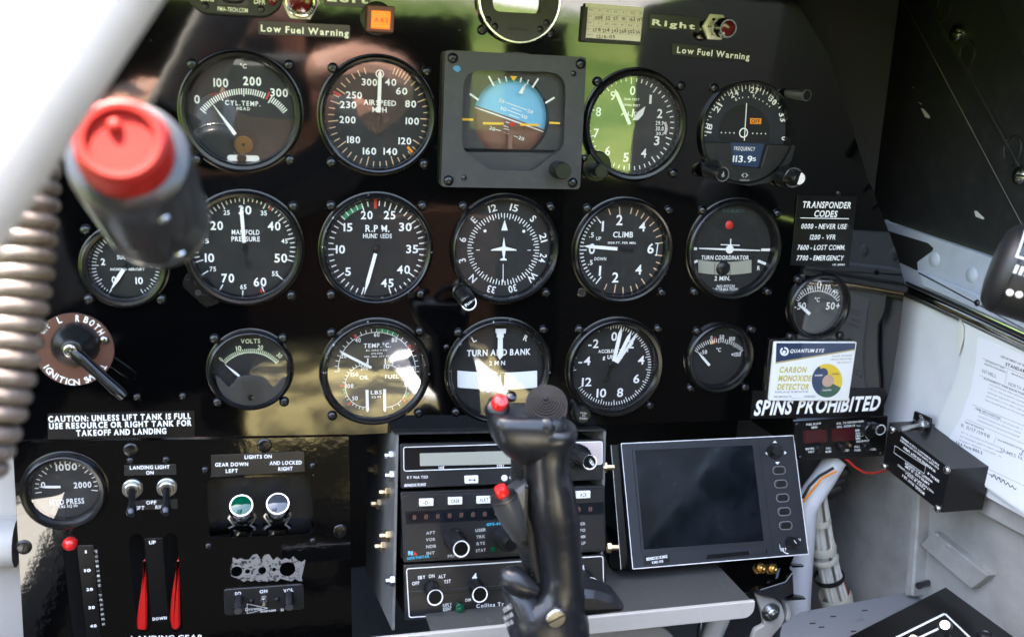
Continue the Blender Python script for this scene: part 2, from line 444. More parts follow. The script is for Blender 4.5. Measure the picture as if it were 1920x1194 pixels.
def screws(F, par, pts, me=None, n=.6, name='screw'):
    for x, y in pts:
        u, v = F.p(x, y, n); place(me or SCREW, name, par, u, v, n-.4, random.uniform(0, 1.5))
HOLES = []
def gauge(name, label, bbox, screw_pts, ratio=.88, face='dial', glass='glass', bez='bezel', tall=5.5, recess=4., sc=None, rim=True, base=None, holes=None):
    """round panel instrument from its bezel's zone bounding box"""
    x0, x1, y0, y1 = bbox; cx, cy = (x0+x1)/2, (y0+y1)/2
    base = base or PANEL; F = base.at(cx, cy, tall*.6); F.o = F.o-F.N*(tall*.6)
    k = base.scale(cx, cy, tall*.6); Rr = .25*((x1-x0)*k[0]+(y1-y0)*k[1])*.985
    r = Rr*ratio
    (HOLES if holes is None else holes).append((F.o[0], F.o[2], Rr-1.5))
    g = thing(name, label, 'gauge', F, 'round instruments in the black panel')
    b = MB(); b.lathe([(Rr,-.3),(Rr,tall*.55),(Rr-.7,tall*.85),(Rr-2.0,tall),(r+1.6,tall*.92),(r+.5,tall*.6),(r,tall*.3),(r-.6,-recess)], 64)
    b.build('bezel', bez, g)
    if rim: MB().lathe([(Rr+.9,-.2),(Rr+.9,.5),(Rr+.2,.9),(Rr-.3,.9)], 64).build('mounting_ring', 'bezel_rim', g)
    MB().disc((0,0), r-.4, -recess, 48).build('dial_face', face, g, 0)
    b = MB(); b.lathe([(r-.02,tall*.22),(0,tall*.22+.25)], 48); b.build('glass', glass, g)
    screws(F, g, screw_pts, sc)
    F.g = g; F.r = r; F.R = Rr; F.n = -recess+.25; F.np = -recess+1.4; F.tall = tall
    return F
def knob(F, par, x, y, r, h, name='knob', mats='knob_black', base=None, ribs=0, n0=0., lean=(0,0), cap=None, capr=.8):
    """knob whose FRONT face is centred on zone pixel (x,y); r, h millimetres"""
    u, v = F.p(x, y, n0+h); b = MB(); o = np.array([u-lean[0]*h, v-lean[1]*h, n0]); ax = np.array([lean[0], lean[1], 1.])
    L = np.linalg.norm(ax)*h
    b.lathe([(r,0),(r,L*.55),(r*.97,L*.9),(r*.86,L)], max(24, ribs*2) if ribs else 28, ax=ax, o=o, cap1=True, mod=(lambda k: -.06*r*(k % 2)) if ribs else None)
    ob = b.build(name, mats, par)
    if cap:
        t = MB(); q = o+ax*h; t.ring((0,0), r*capr*.82, r*capr, 0, 28); 
        t.v = [tuple(q+np.array([a[0], a[1], .12])) for a in t.v]; t.build('ring_mark', cap, ob, 0)
    return ob
def placard(name, label, F, quad, n=.3, thick=.5, m='placard', cat='placard', r=1., group=None):
    c = F.at(sum(q[0] for q in quad)/len(quad), sum(q[1] for q in quad)/len(quad)); c = c.off(0, 0, n)
    t = thing(name, label, cat, c, group)
    MB().prism(rpoly(PX(c, quad, thick), r, 3), 0, thick, .12).build('plate', m, t)
    c.g = t; c.n = thick+.06; return c
SUB = PANEL.off(0, 0, 2.5); SUBH = []
def lin(a, b, n): return [a+(b-a)*i/(n-1) for i in range(n)]
def pointer(F, name, pts, m='white', dz=0., th=.5):
    """pts: zone pixels of a polygon outline"""
    n = F.np+dz; return MB().prism(PX(F, pts, n), n, n+th).build(name, m, F.g)
def needle(F, a, b, w, m='white', tip=.35, dz=0., name='pointer', tail=None):
    """pointed bar from zone pixel a to tip b, width w zone px"""
    a, b = np.array(a, float), np.array(b, float); d = (b-a)/np.linalg.norm(b-a); q = np.array([-d[1], d[0]]); s = a+(b-a)*(1-tip)
    return pointer(F, name, [a-q*w*.5, s-q*w*.5, b, s+q*w*.5, a+q*w*.5], m, dz)
def tail(F, a, b, w, r=0):
    n = F.np-.3; bb = MB(); k = F.scale(*a, n)[0]; bb.bar(F.p(*a, n), F.p(*b, n), w*k, n, n+.3)
    if r: bb.lathe([(r*k,n),(r*k,n+.35),(0,n+.4)], 20, c=F.p(*b, n))
    return bb.build('counterweight', 'knob_black', F.g)
def hub(F, x, y, r, m='knob_black'):
    k = F.scale(x, y, F.np)[0]*r; MB().lathe([(k,F.np-.8),(k,F.np+.7),(k*.8,F.np+1),(0,F.np+1)], 20, c=F.p(x, y, F.np)).build('hub', m, F.g)

# ---- row one
zone('A')
g = gauge('cylinder_temperature_gauge', 'large round CYL. TEMP. gauge with exposed brass coil below its needle', (334,571*3.2/3.2*1,94,326) if 0 else (1070,1828,300,1045), [(1153,385),(1733,392),(1180,958),(1740,960)], .86, 'dial_grey')
n = g.n; a = lin(-50, 51, 41)
MB().ticks(g, 1460, 870, [x for i, x in enumerate(a) if not 29 < i < 32], [292 if i % 10 == 0 else 303 for i in range(39)], 338, 6.5, n).build('scale_marks', 'white', g.g, 0)
MB().ticks(g, 1460, 870, [26.5], 305, 352, 9, n).build('red_line', 'red', g.g, 0)
b = MB(); b.num(g, '0', 1182, 597, 50, n); b.num(g, '100', 1325, 498, 52, n, 88); b.num(g, '200', 1513, 487, 52, n, 108, wt='b'); b.num(g, '300', 1675, 558, 48, n, 105); b.num(g, '°C', 1460, 398, 26, n)
b.build('numerals', 'white', g.g, 0)
MB().num(g, 'CYL.TEMP.', 1457, 621, 29, n, 212, track=.3).num(g, 'HEAD', 1460, 653, 19, n, 78, track=.35).build('lettering', 'white', g.g, 0)
needle(g, (1412,808), (1266,612), 20, tip=.8)
MB().disc(g.p(1465,860,n), 9.2, n+.05).build('movement_opening', 'recess', g.g, 0)
b = MB()
for r in (1.6, 2.6, 3.6, 4.6, 5.6): b.lathe([(r-.22,n+.3),(r-.22,n+1.2),(r+.22,n+1.2),(r+.22,n+.3)], 28, c=g.p(1460,870,n+1))
b.build('hairspring', 'brass', g.g)
p = g.p(1460, 950, n); MB().prism(rrect(p[0]-10.5, p[0]+10.5, p[1]-2, p[1]+2, 1.9), n, n+.8).build('adjuster_plate', 'card', g.g)
MB().lathe([(3.2,n+.7),(3.2,n+1.5),(1.8,n+1.7),(1.6,n+1.2),(0,n+1.1)], 20, c=g.p(1450,948,n)).build('adjuster_screw', 'knob_black', g.g)

zone('B')
g = gauge('airspeed_indicator', 'round AIRSPEED MPH dial with tan marks, left of the square attitude indicator', (120,835,328,1062), [(205,408),(767,430),(197,975),(752,985)], .885, 'dial_grey')
n = g.n; maj = [38, 70, 95, 126, 163, 197, 234, 265, 290, 306]; al = [18, 22, 26, 30, 34]+lin(38, 343, 40)
r0 = [246 if min(abs(x-q) for q in maj) < 4 else 268 for x in al]
al2 = [x for x in al if abs(x-299) > 4]; 
MB().ticks(g, 482, 702, al, r0, 306, 5.5, n).build('scale_marks', 'cream_mark', g.g, 0)
MB().ticks(g, 482, 702, [-61], 262, 312, 12, n+.05).build('red_line', 'red', g.g, 0)
MB().ticks(g, 482, 702, [136.5], 248, 292, 15, n+.05).build('orange_mark', 'orange', g.g, 0)
b = MB()
for t, x, y, w in (('300',425,495,92),('40',552,495,68),('60',618,548,68),('80',672,625,66),('100',682,728,80),('120',637,847,76),('140',550,910,82),('160',425,908,80),('180',330,840,78),('200',293,720,96),('230',297,630,98),('250',332,572,95)): b.num(g, t, x, y, 41, n, w)
b.build('numerals', 'white', g.g, 0)
MB().num(g, 'AIRSPEED', 487, 618, 32, n, 195).num(g, 'MPH', 485, 660, 31, n, 86).ring(g.p(487,445,n), 2.2, 2.9, n).build('lettering', 'white', g.g, 0)
needle(g, (481,676), (488,425), 21, tip=.08); tail(g, (481,680), (478,790), 15, 22); hub(g, 481, 705, 17)

zone('C')
g = gauge('altimeter', 'round altimeter with a wide bezel and black setting knob at its lower edge', (45,675,410,1100), [(128,490),(628,517),(583,1040)], .865, 'dial_grey', glass='glass_glare')
n = g.n; cx, cy = 326, 745; al = [i*7.2+1.5 for i in range(50)]
MB().ticks(g, cx, cy, al, [225 if i % 5 == 0 else 240 for i in range(50)], 262, 6, n, 1.06).build('scale_marks', 'white', g.g, 0)
b = MB()
for t, x, y in (('0',340,545),('1',447,597),('2',503,683),('3',485,845),('4',407,920),('5',300,945),('6',190,907),('7',122,800),('8',135,672),('9',222,575)): b.num(g, t, x, y, 54, n, 14 if t == '1' else 32)
b.build('numerals', 'white', g.g, 0)
MB().num(g, 'ALT', 318, 683, 24, n, 95).num(g, '1000 FEET', 335, 597, 14, n, 92).num(g, '10000 FEET', 335, 633, 13, n, 100).build('lettering', 'white', g.g, 0)
q = PX(g, [(478,728),(548,728),(548,812),(478,812)], n); MB().prism(q, n, n+.1).build('pressure_window', 'recess', g.g, 0)
MB().num(g, '29.9', 502, 740, 25, n+.2, 48).num(g, '30.0', 502, 773, 25, n+.2, 48).num(g, '30.1', 502, 803, 18, n+.2, 44).ticks(g, 470, 770, lin(62,118,12), 64, 80, 4, n+.2).build('pressure_scale', 'white', g.g, 0)
needle(g, (322,748), (232,535), 20, tip=.12)
pointer(g, 'short_pointer', [(338,722),(350,700),(372,672),(415,640),(400,690),(370,722),(350,722)], dz=-.5)
MB().tube([(*g.p(336,705,g.np-.7), g.np-.6), (*g.p(345,655,g.np-.7), g.np-.6)], .7, 6).build('thin_pointer', 'white', g.g)
e = g.p(122, 1000, 3); MB().lathe([(11.5,-.2),(11.5,3.4),(10.6,4.2),(0,4.2)], 36, c=e).build('knob_boss', 'bezel', g.g)
knob(g, g.g, 153, 1030, 5.2, 13, n0=4)
screws(g, g.g, [(50,950)], SLOT_S, 4.6)

zone('C')
F = PANEL.at(1033, 800, 4); F.o[1] = 0; HOLES.append((F.o[0], F.o[2], 38))
t = thing('navigation_indicator', 'navigation indicator with orange OFF flag and FREQUENCY 113.9 window', 'gauge', F, 'round instruments in the black panel')
k = F.scale(1033, 800, 4); R = 318*k[1]*.98; r = R*.94
F.g = t; F.n = -2.6; F.np = -1.6
MB().lathe([(R,-.3),(R,4),(R-.8,5),(r,5),(r-.8,1),(r-1.2,-3)], 64).build('bezel', 'bezel', t)
MB().disc((0,0), r-.9, -2.9, 48).build('dial_face', 'dial_blue', t, 0)
n = -2.6; cx, cy = 1028, 800
al = lin(-93, 94, 38); MB().ticks(F, cx, cy, al, [232 if i % 2 else 245 for i in range(38)], 266, 5, n, 1.08).build('scale_marks', 'white', t, 0)
b = MB()
for s_, x, y, ro in (('18',800,772,-86),('21',852,648,-58),('24',950,565,-24),('27',1072,545,8),('30',1181,605,38),('33',1238,703,68),('0',1250,832,95)): b.num(F, s_, x, y, 36, n, 50 if len(s_) == 2 else None, ro)
b.num(F, '6', 960, 597, 20, n, rot=-24).num(F, '9', 1065, 578, 20, n, rot=8).build('numerals', 'white', t, 0)
MB().ticks(F, cx, cy, [-14,-8,2,14,21,28,36,42], 196, 204, 5, n, 1.08).build('inner_marks', 'white', t, 0)
MB().flat([F.p(1010+155*math.sin(R_(x)), 800-172*math.cos(R_(x)), n) for x in lin(-95,95,24)]+[F.p(1160,850,n), F.p(865,850,n)], n+.04).build('needle_window', 'dial', t, 0)
b = MB(); b.bar(F.p(1024,620,n+1), F.p(1010,845,n+1), .62, n+.8, n+1.1); b.build('course_needle', 'white', t)
b = MB(); b.ring(F.p(1005,798,n), 2.9, 3.8, n+.1)
for x in (872,897,922,948,1060,1086,1111,1137): b.disc(F.p(x, 797+(x-872)*.025, n), .55, n+.1, 10)
b.build('deviation_scale', 'white', t, 0)
q = [(1045,710),(1112,712),(1110,746),(1045,744)]; o = MB().prism(PX(F, q, n+.3), n+.1, n+.4).build('off_flag', 'orange', t); MB().num(F, 'OFF', 1078, 729, 22, n+.46, 52).build('flag_lettering', 'recess', o, 0)
# raised lower mask with the frequency window
q = [(752,852),(925,856),(935,992),(1106,1008),(1147,866),(1312,872),(1290,960),(1235,1050),(1150,1100),(1033,1116),(920,1098),(838,1052),(780,975)]
MB().prism(rpoly(PX(F, q, 3), .8, 2), -2.4, 4.6, .5).build('lower_mask', 'matte_black', t)
MB().flat(PX(F, [(925,856),(1147,866),(1106,1008),(935,992)], -1), -1).build('frequency_window', 'navy', t, 0)
MB().num(F, 'FREQUENCY', 1012, 893, 23, -.9, 126, track=.3).build('lettering', 'white', t, 0)
MB().num(F, '113.9', 1000, 955, 40, -.9, 118).num(F, '5', 1070, 957, 22, -.9, 20).build('frequency_digits', 'white', t, 0)
c = F.p(1012, 1057, 4.8); MB().box(c[0]-4.3, c[0]+4.3, c[1]-4, c[1]+4, 4.5, 4.75).build('badge', 'placard_grey', t)
b = MB()
for sgn in (-1, 1): b.flat([(c[0]+sgn*.5, c[1]+2.6), (c[0]+sgn*3, c[1]+.6), (c[0]+sgn*.5, c[1]-1.4), (c[0]+sgn*.5,c[1]-.6), (c[0]+sgn*1.9, c[1]+.6), (c[0]+sgn*.5, c[1]+1.8)], 4.85)
b.num(F, 'NARCO', 1012, 1082, 8, 4.85, 56).build('badge_emblem', 'white_dim', t, 0)
c = F.p(820, 1015, 4); MB().lathe([(7.2,-.2),(7.2,4.6),(0,4.6)], 28, c=c).build('knob_boss', 'matte_black', t)
o = knob(F, t, 880, 1047, 5.6, 17, n0=4.4, cap='chrome', capr=.98, lean=(.25,-.1)); MB().num(F, 'OBS', 882, 1047, 17, 21.6, 28, 75).build('knob_lettering', 'white_dim', o, 0)
o = knob(F, t, 1282, 1062, 9.0, 9, n0=2, ribs=22); knob(F, t, 1306, 1066, 7.4, 12, 'inner_knob', 'knob_black', n0=9, lean=(.2,-.03), cap='chrome', capr=1.05)
o = knob(F, t, 1343, 1072, 5.4, 10, 'knob_tip', 'knob_black', n0=20, lean=(.2,-.05)); b = MB(); b.disc(F.p(1343,1072,30.2), 4.5, 30.15, 24); b.build('knob_end', 'card', o, 0)
b = MB(); p0, p1 = F.p(1268,560,3), F.p(1385,573,24); b.tube([(*p0,3), (*((p0+p1)/2),13), (*p1,24)], [3.6,4,4.4], 18); o = b.build('test_button', 'aluminium', t)
MB().lathe([(3.6,0),(3.4,.4),(0,.5)], 18, ax=(p1[0]-p0[0], p1[1]-p0[1], 21), o=(*p1,24)).build('button_cap', 'knob_black', o)
screws(F, t, [(830,530)])

# ---- square attitude indicator
zone('B')
F = PANEL.at(1288, 715, 8); F.o[1] = 0; t = thing('attitude_indicator', 'square grey attitude indicator with blue sky and brown ground ball', 'gauge', F)
F.g = t; NT = 9.
outer = rpoly(PX(F, [(880,302),(1727,344),(1688,1137),(855,1122)], NT), 3.2, 4)
win = rpoly(PX(F, [(988,420),(1605,436),(1592,884),(1403,1026),(1145,1020),(978,890)], NT), [14,14,5,3,3,5], 6)
def holed(outer, holes, z, z0=None, hole_depth=None):
    """plate with openings: face at z, rim down to z0, openings walled down to hole_depth"""
    b = MB(); def_ = [[Vector((*q, 0)) for q in outer]]+[[Vector((*q, 0)) for q in h] for h in holes]
    flatp = [q for l in def_ for q in l]; tr = tessellate_polygon(def_)
    f = []
    for q in tr:
        a, c, d = (flatp[i] for i in q); f.append(q if (c-a).cross(d-a).z > 0 else q[::-1])
    b.add([(q.x, q.y, z) for q in flatp], f)
    def wall(P, zb, inward):
        n = len(P); a = sum(P[i][0]*P[(i+1) % n][1]-P[(i+1) % n][0]*P[i][1] for i in range(n))
        if (a < 0) != inward: P = P[::-1]
        b.add([(x, y, z) for x, y in P]+[(x, y, zb) for x, y in P], [(i, n+i, n+(i+1) % n, (i+1) % n) for i in range(n)])
    if z0 is not None: wall(list(outer), z0, False)
    if hole_depth is not None:
        for h in holes: wall(list(h), hole_depth, True)
    return b
holed(outer, [win], NT, -.2, -1).build('case', 'ai_grey', t, 25)
HOLES.append((F.o[0], F.o[2], 41.))
zb = 1.; BR = 228*F.scale(1275, 705, zb)[0]; bc = F.p(1276, 706, zb)
holed(circ((F.p(1290,720,zb)), 47), [circ(bc, BR, 48)], zb+1.2, None, zb-9).build('mask', 'ai_mask', t, 0)
p0, p1 = F.p(1060,645,zb), F.p(1485,795,zb); ha = math.atan2(p1[1]-p0[1], p1[0]-p0[0])
def halfball(s, m, name, r0=0, r1=1, hgt=6.5, z=0.):
    b = MB(); v = []; f = []; NA, NR = 24, 8
    for j in range(NR+1):
        q = j/NR
        for i in range(NA+1):
            a = ha+s*math.pi*i/NA; v.append((bc[0]+1.06*BR*q*math.cos(a), bc[1]+1.06*BR*q*math.sin(a), zb-9+hgt*math.sqrt(max(0,1-(q*.98)**2))+z))
    for j in range(NR):
        for i in range(NA):
            k = j*(NA+1)+i; f.append((k, k+NA+1, k+NA+2, k+1) if s > 0 else (k+1, k+NA+2, k+NA+1, k))
    return b.add(v, f).build(name, m, t)
halfball(1, 'sky_blue', 'sky_half'); halfball(-1, 'brown', 'ground_half')
def onball(x, y):
    u, v = F.p(x, y, zb-3); q = min(1, math.hypot(u-bc[0], v-bc[1])/(1.06*BR)); return np.array([u, v, zb-9+6.5*math.sqrt(max(0, 1-(q*.98)**2))+.35])
def ballbar(b, pts, w):
    for i in range(len(pts)-1):
        a, c = onball(*pts[i]), onball(*pts[i+1]); d = (c-a)[:2]; d /= np.linalg.norm(d); q = np.array([-d[1], d[0], 0])*w/2
        b.add([a-q, c-q, c+q, a+q], [(0,1,2,3)])
b = MB(); H = [(1062+423*i/10, 646+150*i/10) for i in range(11)]; ballbar(b, H, .9)
for (xa, ya, xb, yb) in ((1238,614,1372,662),(1275,648,1335,670),(1248,660,1335,692),(1262,688,1322,710),(1240,732,1262,738),(1228,755,1258,765),(1228,772,1262,780),(1182,778,1212,786),(1230,795,1262,806),(1288,815,1315,825)): ballbar(b, [(xa,ya),((xa+xb)/2,(ya+yb)/2),(xb,yb)], .55)
b.build('horizon_and_pitch_lines', 'white', t, 0)
b = MB(); zt = zb-2.0
for s_, x, y in (('20',1218,606),('20',1390,670),('10',1230,655),('10',1356,703),('20',1162,772),('20',1336,831)): b.num(F, s_, x, y, 21, zt, 34, 18)
b.build('pitch_numerals', 'white', t, 0)
b = MB(); z = zb+1.35
for (xa, ya, xb, yb, w) in ((1140,458,1172,517,1.2),(1198,470,1211,500,.9),(1241,460,1249,490,.9),(1336,466,1329,496,.9),(1380,480,1369,508,.9),(1438,472,1402,528,1.2),(1027,564,1080,602,1.3),(1535,586,1480,620,1.3)): b.bar(F.p(xa,ya,z), F.p(xb,yb,z), w, z)
b.build('bank_scale', 'white', t, 0)
MB().flat(PX(F, [(1268,458),(1312,459),(1290,490)], z), z).build('bank_index', 'yellow', t, 0)
b = MB(); b.flat(PX(F, [(1318,560),(1343,565),(1355,520),(1345,518)], z), z+.5); b.bar(F.p(1350,540,z), F.p(1358,505,z), .8, z+.5); b.build('sky_pointer', 'white', t, 0)
b = MB(); z = zb+2.2
for xa, ya, xb, yb in ((980,717,1048,719),(1105,741,1230,743),(1330,749,1443,751),(1503,738,1567,741)): b.bar(F.p(xa,ya,z), F.p(xb,yb,z), 1.5, z, z+.4)
b.build('wing_bars', 'yellow', t, 0)
MB().lathe([(1.7,z-.3),(1.7,z+.4),(1.2,z+.8),(0,z+.9)], 18, c=F.p(1281,746,z)).build('centre_dot', 'red', t)
b = MB(); zz = zb+1.5; b.bar(F.p(1270,785,zz), F.p(1268,918,zz), 3.2, zz, zz+.4)
b.bar(F.p(1218,750,zz), F.p(1218,800,zz), .7, zz, zz+.3); b.bar(F.p(1328,752,zz), F.p(1328,802,zz), .7, zz, zz+.3); b.bar(F.p(1218,798,zz), F.p(1328,802,zz), .7, zz, zz+.3); b.build('symbol_post', 'brown', t)
MB().prism(PX(F, [(990,912),(1585,922),(1592,884+20),(1403,1026),(1145,1020),(978,890)], zb+3), zb+1.6, zb+2.0).build('lower_plate', 'ai_grey', t)
MB().flat(win, NT-2.2).build('glass', 'glass_ai', t, 0)
screws(F, t, [(925,350),(1692,385),(900,1083),(1645,1097)], None, NT+.4); screws(F, t, [(1647,443),(990,1067)], SLOT_S, NT-.8)
c = F.p(950, 413, NT); MB().prism(rpoly([(c[0]+3*math.cos(i)*random.uniform(.7,1.1), c[1]+2.6*math.sin(i)*random.uniform(.7,1.1)) for i in np.arange(0,6.2,.6)], 1), NT, NT+.25, .1).build('paint_dab', 'blue_dab', t)
knob(F, t, 1588, 1027, 6.3, 15, n0=NT)

# ---- row two
zone('E')
g = gauge('suction_gauge', 'small round suction gauge half hidden behind the throttle grip', (475,1015,325,830), [(515,355),(537,770),(968,772)], .80)
n = g.n; al = lin(212, 508, 51); MB().ticks(g, 757, 572, al, [165 if i % 5 == 0 else 180 for i in range(51)], 207, 5, n).build('scale_marks', 'white', g.g, 0)
b = MB()
for s_, x, y in (('0',683,655),('2',618,547),('4',687,440),('6',850,440),('8',908,563),('10',835,660)): b.num(g, s_, x, y, 40, n, 26 if len(s_) == 1 else 44)
b.build('numerals', 'white', g.g, 0)
MB().num(g, 'SUCTION', 765, 520, 24, n, 125).num(g, 'INCHES OF MERCURY', 765, 592, 15, n, 205).build('lettering', 'white', g.g, 0)
needle(g, (742,592), (662,718), 24, tip=.5); hub(g, 757, 572, 16)
g = gauge('manifold_pressure_gauge', 'round MANIFOLD PRESSURE gauge with a drilled ear at its lower edge', (1105,1828,115,825), [(1760,215),(1747,750)], .865)
n = g.n; cx, cy = 1466, 460; al = lin(-107, 106, 41)+[130,156,182,210,237]
MB().ticks(g, cx, cy, al, [258 if (i % 5 == 0 or i > 40) else 275 for i in range(46)], 303, 6.5, n).build('scale_marks', 'white', g.g, 0)
MB().ticks(g, cx, cy, [34, 159], 270, 308, 10, n+.05).build('red_lines', 'red', g.g, 0)
b = MB()
for s_, x, y in (('20',1300,330),('30',1470,237),('40',1645,333),('50',1685,525),('60',1560,668),('70',1367,645),('10',1257,523)): b.num(g, s_, x, y, 52, n, 76 if s_ != '10' else 56)
for s_, x, y in (('25',1360,252),('35',1583,255),('45',1707,423),('55',1650,618),('65',1460,697),('75',1277,590),('15',1235,422)): b.num(g, s_, x, y, 28, n, 37)
b.build('numerals', 'white', g.g, 0)
MB().num(g, 'MANIFOLD', 1474, 370, 29, n, 166).num(g, 'PRESSURE', 1474, 410, 29, n, 170).build('lettering', 'white', g.g, 0)
needle(g, (1465,432), (1445,203), 21, tip=.2); tail(g, (1468,440), (1488,570), 16, 14); hub(g, 1468, 462, 15)
b = MB(); b.prism(rpoly(PX(g, [(1120,610),(1088,690),(1235,825),(1330,790),(1240,640)], 2.5), 3, 4), -.2, 2.8, .6); o = b.build('mounting_ear', 'bezel', g.g)
MB().disc(g.p(1188,732,2.9), 2.2, 2.9).build('ear_hole', 'recess', o, 0)
zone('F')
g = gauge('tachometer', 'round R.P.M. HUNDREDS gauge with green arc and chipped bezel', (135,858,72,795), [(207,155),(785,158),(207,720),(775,715)], .89, bez='bezel_worn')
n = g.n; cx, cy = 493, 430; al = [i*7.2-162 for i in range(46)]
MB().ticks(g, cx, cy, [x for i, x in enumerate(al) if i != 22], [255 if i % 5 == 0 else 274 for i in range(46) if i != 22], 306, 7, n).build('scale_marks', 'white', g.g, 0)
MB().arc(g, cx, cy, -46, -18, 272, 302, n-.05).build('green_arc', 'green', g.g, 0)
MB().ticks(g, cx, cy, [-1.2], 256, 318, 17, n+.05).build('red_line', 'red', g.g, 0)
b = MB()
for s_, x, y, w in (('5',313,573,36),('10',265,432,58),('15',313,292,56),('20',432,215,74),('25',577,215,74),('30',677,290,80),('35',720,430,76),('40',665,560,82),('45',562,645,80)): b.num(g, s_, x, y, 52, n, w)
b.build('numerals', 'white', g.g, 0)
MB().num(g, 'R.P.M.', 500, 300, 44, n, 152).num(g, 'HUNDREDS', 500, 347, 28, n, 182).build('lettering', 'white', g.g, 0)
needle(g, (487,458), (415,720), 22, tip=.32); tail(g, (489,440), (515,315), 16, 14); hub(g, 490, 432, 16)
g = gauge('directional_gyro', 'round heading indicator with white aeroplane symbol and PUSH knob', (965,1665,85,785), [(1045,160),(1598,165),(1568,708)], .9, 'dial_grey', rim=False, tall=7)
n = g.n; cx, cy = 1298, 430
MB().ticks(g, cx, cy, [i*5-3 for i in range(72)], [192 if i % 2 else 202 for i in range(72)], 228, 5.5, n).build('compass_ticks', 'white', g.g, 0)
b = MB()
for s_, x, y, ro in (('12',1230,172,-17),('15',1367,168,13),('S',1487,237,43),('21',1552,358,73),('24',1548,487,103),('W',1480,607,132),('30',1357,680,163),('33',1222,685,193),('N',1105,617,223),('3',1038,503,253),('6',1040,370,283),('E',1112,245,313)): b.num(g, s_, x, y, 45, n, None if len(s_) == 1 else 52, ro)
b.build('compass_letters', 'white', g.g, 0)
b = MB(); b.flat(PX(g, [(1307,243),(1285,312),(1326,312)], n), n); b.disc(g.p(1182,315,n), 1.15, n); b.disc(g.p(1428,317,n), 1.15, n)
for xa, ya, xb, yb in ((1127,436,1149,436),(1451,437,1473,437),(1297,525,1297,640)): b.bar(g.p(xa,ya,n), g.p(xb,yb,n), .55, n)
b.build('index_marks', 'white', g.g, 0)
q = [(1302,355),(1292,415),(1225,432),(1218,440),(1290,440),(1297,485),(1278,495),(1278,502),(1320,502),(1320,495),(1306,485),(1312,440),(1384,440),(1378,432),(1312,415)]
MB().prism(PX(g, q, n+1.6), n+1.4, n+1.7).build('aeroplane_symbol', 'white', g.g)
b = MB(); p0 = g.p(1015,690,2); b.lathe([(7.5,-.2),(7.5,5),(6.5,6),(0,6)], 28, c=g.p(1035,700,3)); b.build('knob_boss', 'bezel', g.g)
o = knob(g, g.g, 1080, 770, 6.3, 11, n0=4, lean=(.25,-.45), mats='knob_black', cap='white', capr=.92); MB().num(g, 'PUSH', 1080, 768, 22, 15.3, 62, -45, 'b').build('knob_lettering', 'white', o, 0)
zone('G')
g = gauge('climb_indicator', 'round CLIMB gauge, 1000 FT. PER MIN., with tan tick marks', (50,655,100,738), [(132,163),(620,173),(577,667)], .875, 'dial_grey')
n = g.n; cx, cy = 338, 412
tan = [342,357,14,23,32,40,50,60,70,80,98,109,119,130,145,157,166,178,190,204]
MB().ticks(g, cx, cy, tan, [205 if x in (357,40,145,190) else 218 for x in tan], 255, 6, n, 1.02).build('scale_marks', 'cream_mark', g.g, 0)
tw = [270+5.2*i for i in range(-9, 11)]; MB().ticks(g, cx, cy, tw+[322,218], [230 if abs(x-270) > 3 else 210 for x in tw]+[200,200], 252, 7, n, 1.02).build('fine_marks', 'white', g.g, 0)
b = MB()
for s_, x, y, h in (('2',325,233,62),('4',462,272,58),('6',512,403,60),('4',440,530,58),('2',300,577,60),('1',208,537,60),('1',225,270,62),('0',160,405,62),('.5',157,322,30),('.5',150,487,30)): b.num(g, s_, x, y, h, n, 12 if s_ == '1' else (38 if h > 40 else 28), wt='r')
b.build('numerals', 'white', g.g, 0)
MB().num(g, 'UP', 200, 343, 21, n, 30).num(g, 'DOWN', 210, 465, 19, n, 70).num(g, 'CLIMB', 347, 320, 34, n, 120).num(g, '1000 FT. PER MIN.', 341, 369, 13, n, 170, wt='b').build('lettering', 'white', g.g, 0)
b = MB()
for xa, ya, xb, yb in ((540,372,558,372),(556,372,546,443),(538,443,552,443)): b.bar(g.p(xa,ya,n), g.p(xb,yb,n), .8, n)
b.build('limit_bracket', 'white', g.g, 0)
needle(g, (311,405), (104,388), 20, tip=.2); tail(g, (330,408), (400,415), 16, 12)
c = g.p(100, 668, .5); MB().lathe([(3.4,-.1),(3.4,.5),(2.7,.5),(2.6,.1)], 20, c=c).build('empty_screw_hole', 'screw_bright', g.g); MB().disc(c, 2.7, .2).build('hole', 'recess', g.g, 0)
g = gauge('turn_coordinator', 'round TURN COORDINATOR with red lamp and curved slip tube', (735,1305,108,718), [(823,175),(1272,193),(773,663),(1213,663)], .87, 'dial_grey')
n = g.n
MB().num(g, 'D.C.ELECT.', 1012, 178, 18, n, 135).build('dim_lettering', 'teal', g.g, 0)
MB().num(g, 'TURN COORDINATOR', 960, 457, 26, n, 285, wt='b').num(g, '2 MIN.', 943, 581, 27, n, 96, wt='b').num(g, 'NO PITCH', 962, 629, 17, n, 106, wt='b').num(g, 'INFORMATION', 958, 648, 18, n, 155, wt='b').num(g, 'R', 1160, 520, 26, n, 17).build('lettering', 'white', g.g, 0)
MB().disc((g.p(985,400,n)), 25.5, n-.06, 40).build('inner_disc', 'dial', g.g, 0)
MB().lathe([(3.4,n),(3.4,n+.8),(2.4,n+1.6),(0,n+1.9)], 22, c=g.p(982,262,n)).build('warning_lamp', 'red', g.g)
b = MB(); z = g.np; b.bar(g.p(802,402,z), g.p(985,409,z), .9, z, z+.4, 1.6); b.bar(g.p(985,409,z), g.p(1168,415,z), 1.6, z, z+.4, .9); b.lathe([(3.3,z),(3.3,z+.6),(0,z+1)], 22, c=g.p(985,408,z)); b.bar(g.p(992,345,z), g.p(990,400,z), .9, z, z+.4); b.bar(g.p(932,380,z), g.p(1045,384,z), .8, z+.05, z+.45); b.build('aeroplane_symbol', 'white', g.g)
b = MB()
